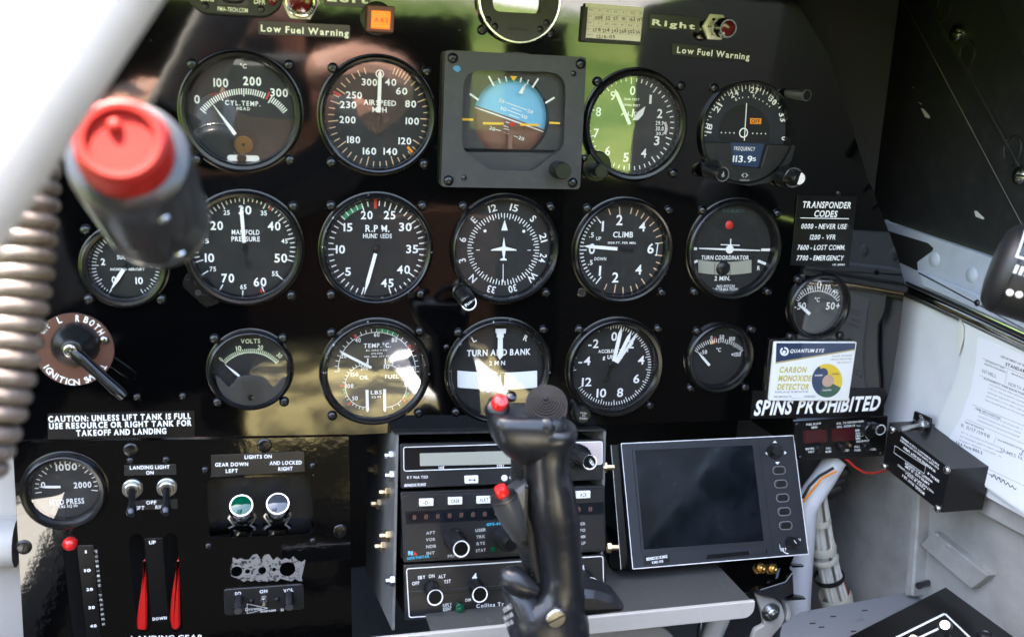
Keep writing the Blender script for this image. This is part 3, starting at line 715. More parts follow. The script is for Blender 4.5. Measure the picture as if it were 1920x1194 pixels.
for xa, ya, xb, yb in ((770,404,790,405),(1175,411,1228,411),(770,488,793,476),(1155,477,1203,496)): b.bar(g.p(xa,ya,n), g.p(xb,yb,n), 2.1, n)
b.build('rate_marks', 'white', g.g, 0)
def slip(F, x0, x1, yt, yb, sag, n, m, ball, br, name='slip_tube'):
    P = [(x0+(x1-x0)*i/14, yt+sag*(1-((i-7)/7)**2)) for i in range(15)]+[(x1-(x1-x0)*i/14-(0), yb+sag*(1-((i-7)/7)**2)) for i in range(15)]
    o = MB().prism(rpoly(PX(F, P, n+.5), .5, 2), n, n+.9, .3).build(name, m, F.g)
    k = F.scale(*ball, n)[0]*br; b = MB(); b.lathe([(k*math.cos(i*.196), n+.6+k*.45*math.sin(i*.196)) for i in range(9)], 22, c=F.p(*ball, n+.5)); b.build('slip_ball', 'knob_black', F.g); return o
slip(g, 798, 1117, 470, 548, 14, n, 'lcd', (945,522), 42)
b = MB()
for x in (897,988): b.bar(g.p(x,490,n+1), g.p(x,560,n+1), .5, n+1.0)
b.build('slip_lines', 'recess', g.g, 0)

# ---- row three
zone('I')
g = gauge('voltmeter', 'round VOLTS meter with grey plastic lower half', (1245,1760,185,680), [(1288,240),(1697,238),(1308,620),(1705,617)], .87)
n = g.n; cx, cy = 1505, 533
MB().ticks(g, cx, cy, lin(-46,46,31), [206 if i % 5 == 0 else 213 for i in range(31)], 234, 4.5, n).arc(g, cx, cy, -46, 46, 209, 213, n).build('scale_marks', 'lume', g.g, 0)
b = MB()
for s_, x, y, ro in (('0',1325,362,-40),('10',1432,297,-8),('20',1562,292,8),('30',1677,340,45)): b.num(g, s_, x, y, 27, n, 14 if s_ == '0' else 32, ro)
b.num(g, 'VOLTS', 1503, 254, 26, n, 116).build('numerals', 'lume', g.g, 0)
needle(g, (1442,468), (1348,392), 12, tip=.6)
w = []
for i in range(25): x = 1310+395*i/24; w.append((x, 470+(62*math.exp(-((x-1375)/38)**2)+62*math.exp(-((x-1640)/38)**2) if True else 0)-8*math.exp(-((x-1507)/60)**2)))
lo = [(1505+213*math.cos(R_(a)), 452+205*math.sin(R_(a))) for a in lin(5, 175, 22)]
MB().prism(PX(g, w+lo, 2.4), -3, 2.4, .3).build('lower_cover', 'grey_plastic', g.g)
b = MB()
for i in range(10): x = 1452+12.4*i; b.bar(g.p(x,482+abs(i-4.5)*3,2.6), g.p(x,640,2.6), .75, 2.3, 2.9)
b.build('cover_ribs', 'grey_plastic', g.g); MB().lathe([(2.3,2.3),(2.2,3.2),(0,3.6)], 20, c=g.p(1505,592,3)).build('zero_screw', 'screw', g.g)
zone('J')
g = gauge('engine_unit_gauge', 'round triple engine gauge marked TEMP. OIL FUEL', (145,888,68,780), [(220,157),(807,148),(225,708),(800,690)], .87, 'dial_grey', bez='bezel_worn', glass='glass_glare')
n = g.n; cx, cy = 521, 405
b = MB(); b.ticks(g, cx, cy, lin(-92,92,25), 258, [1]*0 or 282, 4.5, n, .98); b.arc(g, cx, cy, -92, 92, 256, 260, n, .98)
b.ticks(g, 452, 510, lin(-180,0,21), 142, 160, 4, n); b.arc(g, 452, 510, -180, 0, 140, 144, n); b.ticks(g, 578, 510, lin(0,180,11), 142, 166, 4, n); b.arc(g, 578, 510, 0, 180, 140, 144, n)
b.bar(g.p(461,326,n), g.p(461,370,n), .9, n); b.bar(g.p(577,326,n), g.p(577,370,n), .9, n); b.build('scale_marks', 'white', g.g, 0)
b = MB()
for s_, x, y, h in (('0',268,402,28),('20',300,312,26),('40',395,205,30),('60',520,167,30),('80',638,203,30),('100',717,285,30),('120',748,392,27),('200',438,390,27),('150',372,433,28),('100',340,510,27),('50',375,592,28),('10',586,382,28),('5',710,500,28)): b.num(g, s_, x, y, h, n, 16 if len(s_) == 1 else (37 if len(s_) == 2 else 50))
b.build('numerals', 'white', g.g, 0)
MB().num(g, 'TEMP.°C.', 525, 240, 29, n, 182, track=.25).num(g, 'OIL', 437, 453, 26, n, 60).num(g, 'FUEL', 622, 447, 26, n, 92).num(g, 'LBS', 518, 552, 26, n, 74).num(g, 'SQ IN', 516, 583, 13, n, 62).num(g, 'BU. AERO U.S.N.', 521, 272, 10, n, 142).num(g, 'AN-5521', 521, 293, 10, n, 76).num(g, 'SER. NO. 277-57', 521, 313, 10, n, 168).build('lettering', 'white', g.g, 0)
MB().arc(g, cx, cy, 2, 29, 258, 284, n-.05, .98).build('green_arc', 'green', g.g, 0)
b = MB(); b.ticks(g, cx, cy, [-32, 53], 256, 284, 15, n+.05, .98); b.ticks(g, 452, 510, [-90,-136], 146, 178, 13, n+.05); b.ticks(g, 578, 510, [70,128], 140, 172, 12, n+.05); b.build('red_lines', 'red', g.g, 0)
MB().arc(g, 452, 510, -112, -96, 144, 158, n+.03).arc(g, 578, 510, 105, 120, 144, 160, n+.03).build('green_sectors', 'green', g.g, 0)
needle(g, (484,388), (272,280), 17, tip=.12); needle(g, (455,535), (459,684), 20, tip=.1, name='oil_pointer'); needle(g, (572,530), (574,684), 19, tip=.1, name='fuel_pointer')
g = gauge('turn_and_bank_indicator', 'round TURN AND BANK gauge behind the control stick', (980,1698,70,760), [(1065,155),(1632,137),(1050,685)], .89, bez='bezel_worn')
n = g.n
MB().num(g, 'L', 1168, 198, 38, n, 26, -28, 'b').num(g, 'R', 1515, 190, 38, n, 28, 22, 'b').num(g, 'TURN AND BANK', 1336, 285, 42, n, 424, wt='b').num(g, '2 MIN', 1323, 356, 30, n, 106, wt='b').build('lettering', 'white', g.g, 0)
pointer(g, 'turn_needle', [(1312,128),(1382,128),(1380,158),(1366,160),(1366,185),(1360,188),(1360,310),(1340,335),(1325,310),(1328,188),(1320,185),(1320,160),(1312,156)])
b = MB(); z = g.np; b.bar(g.p(1340,335,z), g.p(1327,560,z), 1.0, z, z+.3, 1.9); b.build('needle_stem', 'knob_black', g.g)
slip(g, 1058, 1590, 408, 520, 14, n, 'white', (1312,478), 0.01, 'slip_tube')
MB().prism(PX(g, [(1246,425),(1376,423),(1376,545),(1246,545)], n+1), n+.95, n+1.1).build('tube_centre', 'recess', g.g, 0)
b = MB()
for x, ya, yb in ((1263,435,550),(1345,436,530),(1381,435,546)): b.bar(g.p(x,ya,n+1.3), g.p(x,yb,n+1.3), 2.2 if x != 1345 else 1., n+1.3)
b.bar(g.p(1190,460,n+1.3), g.p(1316,460,n+1.3), 1.2, n+1.3); b.build('tube_lines', 'white', g.g, 0)
zone('K')
g = gauge('accelerometer', 'round ACCELERATION g UNITS gauge with three white pointers', (65,620,55,610), [(140,112),(580,110),(533,540)], .85, rim=True)
n = g.n; cx, cy = 317, 312; al = lin(262, 594, 86)
MB().ticks(g, cx, cy, al, [198 if i % 5 == 0 else 208 for i in range(86)], 226, [1]*0 or 4.2, n).build('scale_marks', 'white', g.g, 0)
b = MB()
for s_, x, y, w in (('0',335,152,32),('2',430,195,32),('4',487,285,36),('6',460,390,34),('8',368,467,34),('10',263,470,54),('12',180,408,54),('-2',218,193,58),('-4',168,290,68)): b.num(g, s_, x, y, 48, n, w)
b.build('numerals', 'white', g.g, 0)
MB().num(g, 'ACCELERATION', 330, 233, 19, n, 168, wt='b').num(g, 'g UNITS', 327, 266, 22, n, 112, wt='b').build('lettering', 'white', g.g, 0)
needle(g, (332,290), (376,98), 20, tip=.2); needle(g, (345,298), (432,122), 19, tip=.2, dz=.6, name='high_pointer'); needle(g, (350,300), (465,132), 15, tip=.2, dz=-.5, name='low_pointer'); tail(g, (338,292), (290,400), 16, 16); hub(g, 320, 312, 14)
MB().lathe([(9,-.2),(9,3),(8,4),(0,4)], 28, c=g.p(150,590,3)).build('reset_boss', 'bezel', g.g)
o = knob(g, g.g, 163, 600, 6.3, 11, 'reset_button', 'knob_black', n0=3); b = MB()
for i, s_ in enumerate(('PUSH','TO','RESET')): b.num(g, s_, 163, 583+15*i, 10, 14.2, 9*len(s_), 8)
b.build('button_lettering', 'white_dim', o, 0)
g = gauge('outside_temperature_gauge', 'small round gauge reading -50 to +150 °C with yellow and red marks', (742,1125,78,475), [(800,122),(1107,115),(763,443),(1068,437)], .82, rim=False)
n = g.n
MB().ticks(g, 923, 358, lin(-46,46,25), [168 if i % 4 == 0 else 173 for i in range(25)], 195, 4, n).build('scale_marks', 'white', g.g, 0)
b = MB()
for s_, x, y, w in (('0',882,160,11),('50',940,155,26),('100',998,165,32),('-50',838,240,38),('+150',1020,253,54),('°C',922,227,26)): b.num(g, s_, x, y, 22, n, w)
b.build('numerals', 'white', g.g, 0); MB().arc(g, 923, 358, -16, -8, 168, 186, n-.05).build('yellow_arc', 'yellow', g.g, 0); MB().ticks(g, 923, 358, [-6], 170, 205, 7, n+.05).build('red_line', 'red', g.g, 0)
needle(g, (870,314), (797,230), 14, tip=.5)
zone('G')
g = gauge('air_temperature_gauge', 'small round °C gauge reading -50 to 50+ above the carbon monoxide card', (1345,1715,548,955), [(1397,590),(1707,590),(1352,932),(1650,925)], .82, 'dial_grey', rim=False)
n = g.n
MB().ticks(g, 1515, 806, lin(-53,53,21), [152 if i % 2 else 146 for i in range(21)], 182, 4.5, n).arc(g, 1515, 806, -53, 53, 145, 149, n).build('scale_marks', 'white', g.g, 0)
b = MB()
for s_, x, y, h, w in (('0',1523,620,44,28),('20',1468,636,26,30),('20',1575,633,26,32),('40',1622,660,24,32),('40',1415,665,24,26),('-50',1408,748,42,72),('50+',1607,747,42,84),('°C',1511,710,26,30)): b.num(g, s_, x, y, h, n, w)
b.build('numerals', 'white', g.g, 0); needle(g, (1466,796), (1392,728), 18, tip=.5)
# ---- small things along the top of the panel
zone('Z')
F = PANEL.at(455, 20, 2); F.o[1] = 0
t = thing('annunciator_unit', 'flat rounded black switch unit lettered EMG, DFR and PMA-TECH.COM', 'control unit', F); F.g = t
MB().prism(rpoly(PX(F, [(45,-260),(880,-260),(870,60),(740,148),(640,147),(170,118),(60,20)], 6), 6, 5), 0, 6, .8).build('housing', 'matte_black', t)
MB().num(F, 'EMG', 222, -4, 34, 6.1, 110).num(F, 'DFR', 673, 18, 40, 6.1, 98).num(F, 'PMA-TECH.COM', 441, 85, 36, 6.1, 258).build('lettering', 'white', t, 0)
MB().prism(rpoly(PX(F, [(305,-200),(580,-200),(580,62),(305,42)], 6), 1), 5.9, 6.25, .15).build('switch_plate', 'placard', t)
MB().prism(rpoly(PX(F, [(340,-180),(545,-180),(540,20),(470,30),(385,22),(345,5)], 9), 2.5), 6, 9.5, 1.2).build('rocker_button', 'knob_black', t)
screws(F, t, [(207,52),(685,82)], SLOT_S, 5.2); 
MB().lathe([(3.4,5.8),(3.2,7.5),(2.2,8.6),(0,9)], 18, c=F.p(775,8,7)).build('indicator_lamp', 'red_lens', t)
def push_lamp(name, label, F, base, front, lens, rn, rb, rl, h, nutm='card', text=False):
    c = F.at(*base); t = thing(name, label, 'lamp', c, 'push-to-test lamps'); p = c.p(*front, h)
    b = MB(); b.lathe([(rn,-.1),(rn,2.4),(rn*.9,3.0),(rb,3.0)], 6); b.build('hex_nut', nutm, t)
    ax = np.array([p[0], p[1], h]); L = np.linalg.norm(ax)
    o = MB().lathe([(rb*.92,1),(rb*.92,L*.35),(rb,L*.4),(rb,L*.92),(rb*.92,L),(rl,L),(rl,L-1.5)], 32, ax=ax, o=(0,0,0)).build('barrel', 'chrome', t)
    MB().lathe([(rl*.98,L-1.2),(rl*.95,L-.2),(rl*.6,L+.5),(0,L+.8)], 28, ax=ax, o=(0,0,0)).build('lens', lens, t)
    c.g = t; return c
zone('A'); c = push_lamp('fuel_warning_lamp', 'dark round lamp in a pale nut above the LOW FUEL WARNING strip, beside Left', PANEL, (1800,10), (1808,12), 'red_lens', 12.8, 10.2, 7.2, 7, 'card')
b = MB()
for i, ch in enumerate('PUSH TO TEST'):
    a = R_(205+i*11.5); x, y = 1808+84*math.cos(a-math.pi/2-.0)*-1, 12
    a2 = 235-i*10; b.num(c, ch, 1808+80*math.sin(R_(a2)), 12-80*math.cos(R_(a2)), 16, 7.3, None, a2-180) if ch != ' ' else None
b.build('ring_lettering', 'white_dim', c.g, 0)
zone('C'); push_lamp('fuel_warning_lamp', 'red push lamp on a silver barrel beside the word Right', PANEL, (832,165), (915,172), 'red_lens', 10.2, 7.0, 5.4, 24, 'card')
zone('Z'); c = placard('label_strip', 'shiny LOW FUEL WARNING strip left of the orange AAS lamp', PANEL, [(663,180),(1445,218),(1447,328),(662,297)], m='placard_grey', cat='label'); MB().text(c, 'Low Fuel Warning', 682, 270, 1435, 315, 58, c.n, 'b', track=.2).build('lettering', 'white', c.g, 0)
c = placard('label_strip', 'black strip with the word Left above the orange lamp', PANEL, [(1225,-90),(1640,-70),(1600,72),(1225,48)], cat='label'); MB().text(c, 'Left', 1250, 10, 1600, 32, 70, c.n, 'x', track=.14).build('lettering', 'white', c.g, 0)
c = PANEL.at(1712, 165); t = thing('annunciator_lamp', 'square glowing orange lamp lettered AAS', 'lamp', c)
zone('B'); MB().lathe([(11,-.2),(11,3),(9,4),(8,4)], 36, c=c.p(470,112,2)).build('flange', 'matte_black', t)
MB().prism(rpoly(PX(c, [(412,30),(577,40),(570,200),(410,190)], 12), .6, 2), 3, 12, .5).build('frame', 'amber_frame', t)
MB().prism(rpoly(PX(c, [(438,64),(553,70),(547,178),(434,171)], 12.6), .6, 2), 11.8, 12.8, .3).build('lens', 'amber', t)
MB().num(c, 'AAS', 495, 122, 30, 12.95, 78, track=.5).build('lettering', 'brown_dark', t, 0)
# compass
zone('V'); F = PANEL.at(533, 0); k = F.scale(533, 0, 5)[0]; t = thing('magnetic_compass', 'round black compass with bright rim cut by the top edge, above the attitude indicator', 'compass', F); F.g = t
RC = 378*k
MB().lathe([(RC,-.2),(RC,5),(RC-.7,6),(RC-1.8,6),(RC-2.2,5.2)], 72).build('rim', 'chrome', t)
wn = rpoly(PX(F, [(292,-250),(765,-250),(745,128),(315,103)], 6), 5, 5)
holed(circ((0,0), RC-2, 60), [wn], 5.5, -.2, -6).build('face', 'compass_face', t, 30)
b = MB(); b.prism(circ((0,0), 30, 40), -9, -8); b.build('bowl', 'compass_bowl', t)
MB().tube([(-24,8,-4),(24,6,-4)], 5.5, 20).build('compass_card', 'compass_bowl', t); MB().box(-.25,.25,-20,30,-1,-.6).build('lubber_line', 'white', t); MB().flat(wn, 1.5).build('glass', 'glass', t, 0)
screws(F, t, [(262,178),(325,240),(790,208),(733,265)], SLOT_S, 5.0); screws(F, t, [(213,270),(822,303)], SCREW)
MB().num(F, 'hamilton', 530, 262, 26, 5.6, 165).build('engraved_script', 'recess', t, 0)
# correction card
c = PANEL.at(1400, 215); t = thing('compass_card_holder', 'white compass correction card with pen figures in a black holder', 'card', c); c.g = t
q = [(1140,28),(1665,70),(1632,400),(1120,370)]
MB().prism(PX(c, [(1118,55),(1165,62),(1668,100),(1636,408),(1105,378)], 3), -.1, 2.6, .3).build('holder', 'matte_black', t)
MB().prism(PX(c, [(1143,28),(1667,70),(1634,378),(1136,342)], 3), 2.4, 2.9).build('card_paper', 'card', t)
MB().prism(PX(c, [(1128,62),(1165,66),(1143,372),(1104,370)], 4), 0, 4, .4).build('holder_lip', 'matte_black', t)
b = MB(); z = 3.0
for i in range(6):
    f = i/5; b.bar(c.p(1160-10*f,72+270*f,z), c.p(1660-24*f,105+272*f,z), .16, z)
for i in range(7): x = 1228+72*i; b.bar(c.p(x,75+(x-1160)*.06,z), c.p(x-22,285+(x-1160)*.06,z), .16, z)
for i, s_ in enumerate(('N','30','60','E','120','15')): b.num(c, s_, 1268+72*i+(8 if i > 3 else 0), 98+5*i, 20, z, None, 4)
for i, s_ in enumerate(('S','210','240','W','300','33')): b.num(c, s_, 1260+70*i, 212+5*i, 20, z, None, 4)
b.num(c, 'FOR', 1190, 92, 16, z).num(c, 'FLY', 1185, 148, 16, z).num(c, 'FOR', 1178, 205, 16, z).num(c, 'FLY', 1172, 262, 16, z).num(c, 'DATE', 1185, 315, 15, z).build('printed_table', 'ink_soft', t, 0)
b = MB()
for i, s_ in enumerate(('008','32','57','91','163','197')): b.num(c, s_, (1262,1342,1412,1483,1563,1632)[i], 162+4*i, 32, z+.05, None, -8)
for i, s_ in enumerate(('178','214','242','268','302','36')): b.num(c, s_, (1245,1325,1405,1477,1552,1612)[i], 272+4*i, 32, z+.05, 64 if len(s_) > 2 else 40, -10)
b.num(c, '12/6-05', 1325, 332, 30, z+.05, 165, -2).build('pen_figures', 'pen', t, 0)
zone('C')
c = placard('label_strip', 'black strip with the word Right beside the silver lamp', PANEL, [(443,85),(745,105),(740,190),(440,170)], cat='label'); MB().text(c, 'Right', 455, 150, 712, 178, 36, c.n, 'x', track=.2).build('lettering', 'white', c.g, 0)
c = placard('label_strip', 'black LOW FUEL WARNING strip below the silver lamp', PANEL, [(580,260),(1052,310),(1046,380),(577,332)], cat='label'); MB().text(c, 'Low Fuel Warning', 605, 318, 1040, 360, 38, c.n, 'b', track=.2).build('lettering', 'white', c.g, 0)
zone('G')
c = placard('transponder_placard', 'upright black placard listing TRANSPONDER CODES', PANEL, [(1395,83),(1752,90),(1703,515),(1350,505)], n=.8, r=.5)
b = MB()
for s_, xa, ya, xb, yb, h in (('TRANSPONDER',1420,158,1712,163,39),('CODES',1490,212,1628,215,39),('0000 - NEVER USE',1413,285,1685,287,30),('1200 - VFR',1466,350,1620,350,30),('7600 - LOST COMM.',1390,412,1677,412,30),('7700 - EMERGENCY',1385,475,1667,475,30),('I.D. #1060',1602,505,1675,505,11)): b.text(c, s_, xa, ya, xb, yb, h, c.n, 'b' if h > 35 else 'r', .12, .14)
b.bar(c.p(1410,220,c.n), c.p(1702,225,c.n), .6, c.n); b.build('lettering', 'white', c.g, 0)

# ---- ignition switch and caution placard
zone('I')
F = PANEL.at(447, 303); t = thing('ignition_switch', 'round brown IGNITION switch with a long black lever', 'switch', F); F.g = t
k = F.scale(447, 303, 1)[0]; RI = 243*k
MB().lathe([(RI,-.1),(RI,1.0),(RI-.4,1.4),(0,1.4)], 60).build('dial_plate', 'copper_plate', t)
MB().lathe([(15.5,1.2),(15.2,4),(12,9),(8,13),(7,15),(6.5,17),(5.5,17.6),(0,17.4)], 40, c=F.p(447,285,6)).build('hub', 'knob_black', t)
c0 = F.p(420, 312, 18); MB().lathe([(4.2,16.5),(4.2,18.6),(3.2,19),(2.6,18.3),(1.4,18.5),(0,18.2)], 24, c=c0).build('centre_screw', 'screw_bright', t)
pa, pb = F.p(440,320,17), F.p(748,590,24); b = MB(); L = [np.array([*(pa+(pb-pa)*f), 15+9*f]) for f in lin(0,1,12)]
b.tube(L, [4.2,4.5,4.4,4.1,3.9,3.8,3.8,3.8,3.9,4.0,3.9,3.0], 18); b.build('lever', 'lever_black', t)
MB().tube([L[2]+np.array([0,0,4.6]), L[-2]+np.array([0,0,4.1])], .5, 6).build('lever_ridge', 'knob_black', t)
b = MB()
for s_, x, y, ro in (('OFF',266,178,-48),('L',356,127,-18),('R',465,118,5)): b.num(F, s_, x, y, 40, 1.55, 74 if len(s_) > 1 else 24, ro)
def arc_text(b, F, s_, cx, cy, r, a0, a1, h, n, flip=False, wt='r', w=None):
    for i, ch in enumerate(s_):
        if ch == ' ': continue
        a = a0+(a1-a0)*i/(len(s_)-1); b.num(F, ch, cx+r*math.sin(R_(a)), cy-r*math.cos(R_(a)), h, n, w, a-(180 if flip else 0), wt)
arc_text(b, F, 'BOTH', 447, 300, 187, 22, 58, 38, 1.55, w=26); b.build('position_lettering', 'white', t, 0)
b = MB(); arc_text(b, F, 'IGNITION SW', 447, 300, 200, 238, 150, 38, 1.55, True); b.build('name_lettering', 'white', t, 0); MB().num(F, 'T', 620, 408, 34, 1.55, 26, 120).build('end_letter', 'white', t, 0)
screws(F, t, [(235,262),(625,247)], SCREW_B, 1.8)
c = placard('caution_placard', 'long black CAUTION placard about the lift tank', PANEL, [(285,690),(1165,672),(1168,830),(288,845)], r=.6)
b = MB(); b.text(c, 'CAUTION: UNLESS LIFT TANK IS FULL', 290, 738, 1145, 718, 36, c.n, 'x', track=.2).text(c, 'USE RESOURCE OR RIGHT TANK FOR', 295, 780, 1150, 760, 36, c.n, 'x', track=.2).text(c, 'TAKEOFF AND LANDING', 458, 822, 998, 808, 36, c.n, 'x', track=.2); b.build('lettering', 'white', c.g, 0)

# ---- main panel plate
zone('P')
PB = PX(PANEL, [(90,824),(400,821),(655,815),(840,806),(1060,797),(1317,790),(1420,787),(1600,779),(1640,775),(1656,764),(1664,745),(1673,708),(1684,640),(1694,560),(1696,530),(1683,480),(1664,428),(1646,380),(1626,331),(1591,219),(1554,103),(1491,0),(1405,-110)])
outl = PB+[(PB[-1][0]-20, 215), (-250, 215), (-250, -110), (-200,-140)]
F = PANEL; t = thing('instrument_panel', 'glossy black main instrument panel holding the round gauges', 'panel', F)
holed(outl, [circ((x, z), r, 40) for x, z, r in HOLES], 0, -3.0).build('panel_sheet', 'panel', t, 20)
MB().box(-250, 500, -135, 210, -30, -28).build('dark_backing', 'cavity', t)  # black sheet added to stand in for the shade behind the panel
zone('I'); screws(PANEL, t, [(825,590),(1098,585)], SCREW_S, .5)
zone('J'); screws(PANEL, t, [(985,250)], SLOT_S, -.6)
zone('P'); screws(PANEL, t, [(1577,140)] if 0 else [(1590,425),(1572,362)], SLOT_S, .2)
MB().prism(PX(PANEL, [(1506,505),(1700,537),(1697,548),(1506,515)], 1), .1, 4, .8).build('edge_channel', 'matte_black', t)

# ---- landing gear sub panel, lower left
zone('L')
g = gauge('hydraulic_pressure_gauge', 'round HYD PRESS gauge above the slotted flap lever', (95,600,128,528), [], .80, 'dial_grey', glass='glass_dusty', base=SUB, holes=SUBH, tall=6.5)
n = g.n
MB().ticks(g, 362, 305, lin(-100,95,21), [138 if i % 5 == 0 else 152 for i in range(21)], 172, 5, n, .88).build('scale_marks', 'white', g.g, 0)
MB().num(g, '1000', 362, 190, 36, n, 116).num(g, '2000', 450, 287, 32, n, 96).num(g, '0', 235, 287, 32, n).build('numerals', 'white', g.g, 0)
MB().num(g, 'HYD PRESS', 366, 378, 30, n, 186).num(g, 'LBS SQ IN', 372, 403, 14, n, 100).build('lettering', 'white', g.g, 0); needle(g, (330,297), (215,297), 12, tip=.3)
zone('U')
slots = [[(538,240),(533,190),(550,150),(595,132),(640,148),(658,190),(662,240),(757,1000),(690,1050),(628,1000)], [(1105,190),(1108,130),(1140,96),(1170,92),(1205,100),(1228,135),(1234,190),(1297,900),(1235,940),(1174,900)], [(1404,190),(1406,125),(1430,90),(1462,82),(1495,92),(1520,125),(1526,190),(1570,900),(1510,940),(1458,900)]]
SF = SUB; hs = [PX(SF, q) for q in slots]
zone('L'); boxw = rpoly(PX(SF, [(1128,252),(1700,230),(1710,552),(1142,575)]), 5, 5); hs.append(boxw)
hs += [circ(SF.p(x, y), r, 16) for x, y, r in ((1290,758,3.9),(1350,757,1.6),(1430,752,2.7),(1495,747,1.4),(1568,745,5.6))]
hs += [circ((x, z), r, 36) for x, z, r in SUBH]
zone('P'); so_ = PX(SF, [(24,832),(60,828),(400,823),(654,818),(657,1000),(662,1300),(52,1300),(44,1194)])
t = thing('lower_instrument_panel', 'glossy black lower panel with the landing gear slots', 'panel', SF); SF.g = t
holed(so_, hs, 0, -3, -1.6).build('panel_sheet', 'subpanel', t, 20)
MB().box(-170, 62, -330, -150, -42, -40).build('dark_backing', 'cavity', t)  # black sheet added so the slots look dark inside
zone('L'); screws(SF, t, [(130,627),(1855,537)], SLOT_L, .3, 'slotted_screw'); zone('I'); screws(SF, t, [(785,908),(1588,880)], SLOT_L, .3, 'slotted_screw')
zone('L'); screws(SF, t, [(712,155),(907,150),(1120,205),(1707,183),(1138,620),(1707,592)], SCREW_S, .3)
rnd = random.Random(3); ch = [(1270+22*i, 690+rnd.uniform(-20,22)-16*math.exp(-((i-9)/4)**2)) for i in range(19)]+[(1662,720),(1645,790)]+[(1650-20*i, 800+rnd.uniform(-4,16)) for i in range(17)]+[(1305,800),(1262,785),(1258,735),(1268,712)]
pat = PX(SF, ch); holed(pat, [circ(SF.p(x, y), r, 16) for x, y, r in ((1290,758,4.2),(1350,757,1.8),(1430,752,2.9),(1495,747,1.5),(1568,745,5.8))], .12).build('bare_metal_patch', 'chip', t, 0)
zone('U'); MB().text(SF, 'LANDING GEAR', 1120, 1006, 1740, 992, 40, .1, 'x').build('lettering', 'white', t, 0)
# levers seen in the slots
c = SUB.off(0, 0, -9); t = thing('landing_gear_lever', 'red landing gear lever in the slot beside the flap scale side', 'lever', c); MB().prism(rpoly(PX(c, [(1240,300),(1252,420),(1262,700),(1258,920),(1160,920),(1180,760),(1206,600),(1228,420)], 8), 2, 3), 2, 8.6, 1.2).build('blade', 'red_lever', t)
t['label'] = 'red lever in the gear slot beside the flap scale'; t['group'] = 'red landing gear levers'
t = thing('landing_gear_lever', 'red lever in the gear slot below the indicator light box', 'lever', c, 'red landing gear levers'); MB().prism(rpoly(PX(c, [(1528,300),(1540,480),(1545,880),(1515,925),(1470,905),(1452,830),(1474,600),(1506,420)], 8), 2, 3), 2, 8.6, 1.2).build('blade', 'red_lever', t)
c = SUB.at(595, 188); t = thing('flap_lever', 'small red ball of the flap lever at the top of its slot', 'lever', c)
MB().lathe([(5.0*math.cos(R_(a)), 5.0*math.sin(R_(a))+1) for a in range(-80,91,12)], 24, c=c.p(596,188,3)).build('knob', 'red_plastic', t); MB().tube([(*c.p(596,190,0), -1), (*c.p(600,190,0), -30)], 2, 10).build('stem', 'steel', t)
c = placard('flap_scale', 'narrow black flap scale numbered 10, 20, 30', SUB, [(660,195),(800,190),(862,978),(745,978)], n=.2, cat='scale', r=.4)
b = MB()
for s_, x, y in (('1',735,245),('10',750,405),('20',768,567),('30',785,722),('40',800,880)): b.num(c, s_, x, y, 26, c.n, 14 if s_ == '1' else 56, 0, 'x')
b.build('numerals', 'white', c.g, 0)
c = placard('flap_legend', 'thin embossed vertical flap legend beside the flap scale', SUB, [(806,225),(836,223),(905,880),(872,882)], n=.15, thick=.3, cat='label', r=.2)
b = MB(); s_ = 'POSITION DEGREES'
for i, chh in enumerate(s_):
    if chh != ' ': b.num(c, chh, 821+66*i/15, 245+620*i/15, 20, c.n, 22, 86)
b.build('lettering', 'white_dim', c.g, 0)
c = placard('gear_legend', 'black UP and DOWN placard between the landing gear slots', SUB, [(1240,135),(1392,130),(1440,850),(1305,850)], n=.2, r=.6)
MB().num(c, 'UP', 1306, 165, 30, c.n, 58, 0, 'x').num(c, 'DOWN', 1368, 816, 26, c.n, 122, 0, 'x').build('lettering', 'white', c.g, 0)
# switches
def toggle(F, par, base, tip, h=17, rb=6., rt=2.6, m='knob_black', ball=True):
    c = F.p(*base, 3); q = F.p(*tip, h)
    MB().lathe([(rb,-.1),(rb,1.4),(rb*.93,1.8),(rb*.74,1.8)], 6 if not ball else 28, c=c).build('nut', 'steel', par)
    MB().lathe([(rb*.76,0),(rb*.76,4.4),(rb*.66,5),(rb*.5,5),(rb*.42,3.4),(0,3.2)], 28, c=c).build('bushing', 'steel', par)
    P = [np.array([*(c+(q-c)*f), 3.4+(h-3.4)*f]) for f in lin(0,1,8)]
    MB().tube(P, [rt*x for x in (.62,.62,.66,.72,.8,.95,1.05,.7)], 14).build('bat', m, par)
zone('L')
for nm, ba, ti, lb in (('toggle_switch',(720,315),(716,452),'chrome landing light toggle over LEFT'),('toggle_switch',(908,308),(905,446),'chrome landing light toggle over RIGHT')):
    c = SUB.at(*ba); t = thing(nm, lb, 'switch', c, 'landing light switches'); toggle(c, t, ba, ti, 20, 7.0, 3.6, 'screw')
c = placard('landing_light_label', 'grey strip lettered LANDING LIGHT ON above the toggles', SUB, [(678,180),(960,175),(962,232),(676,237)], n=.2, m='placard_grey', cat='label', r=.4); MB().text(c, 'LANDING LIGHT', 708, 203, 925, 198, 20, c.n, 'b').text(c, 'ON', 797, 230, 838, 229, 20, c.n, 'b').build('lettering', 'white', c.g, 0)
c = placard('landing_light_label', 'grey strip lettered OFF, LEFT, RIGHT below the toggles', SUB, [(738,372),(968,366),(970,416),(736,424)], n=.2, m='placard_grey', cat='label', r=.4); MB().text(c, 'OFF', 797, 393, 853, 391, 20, c.n, 'b').text(c, 'LEFT', 722, 424-2, 788, 421, 20, c.n, 'b').text(c, 'RIGHT', 848, 417, 925, 415, 20, c.n, 'b').build('lettering', 'white', c.g, 0)
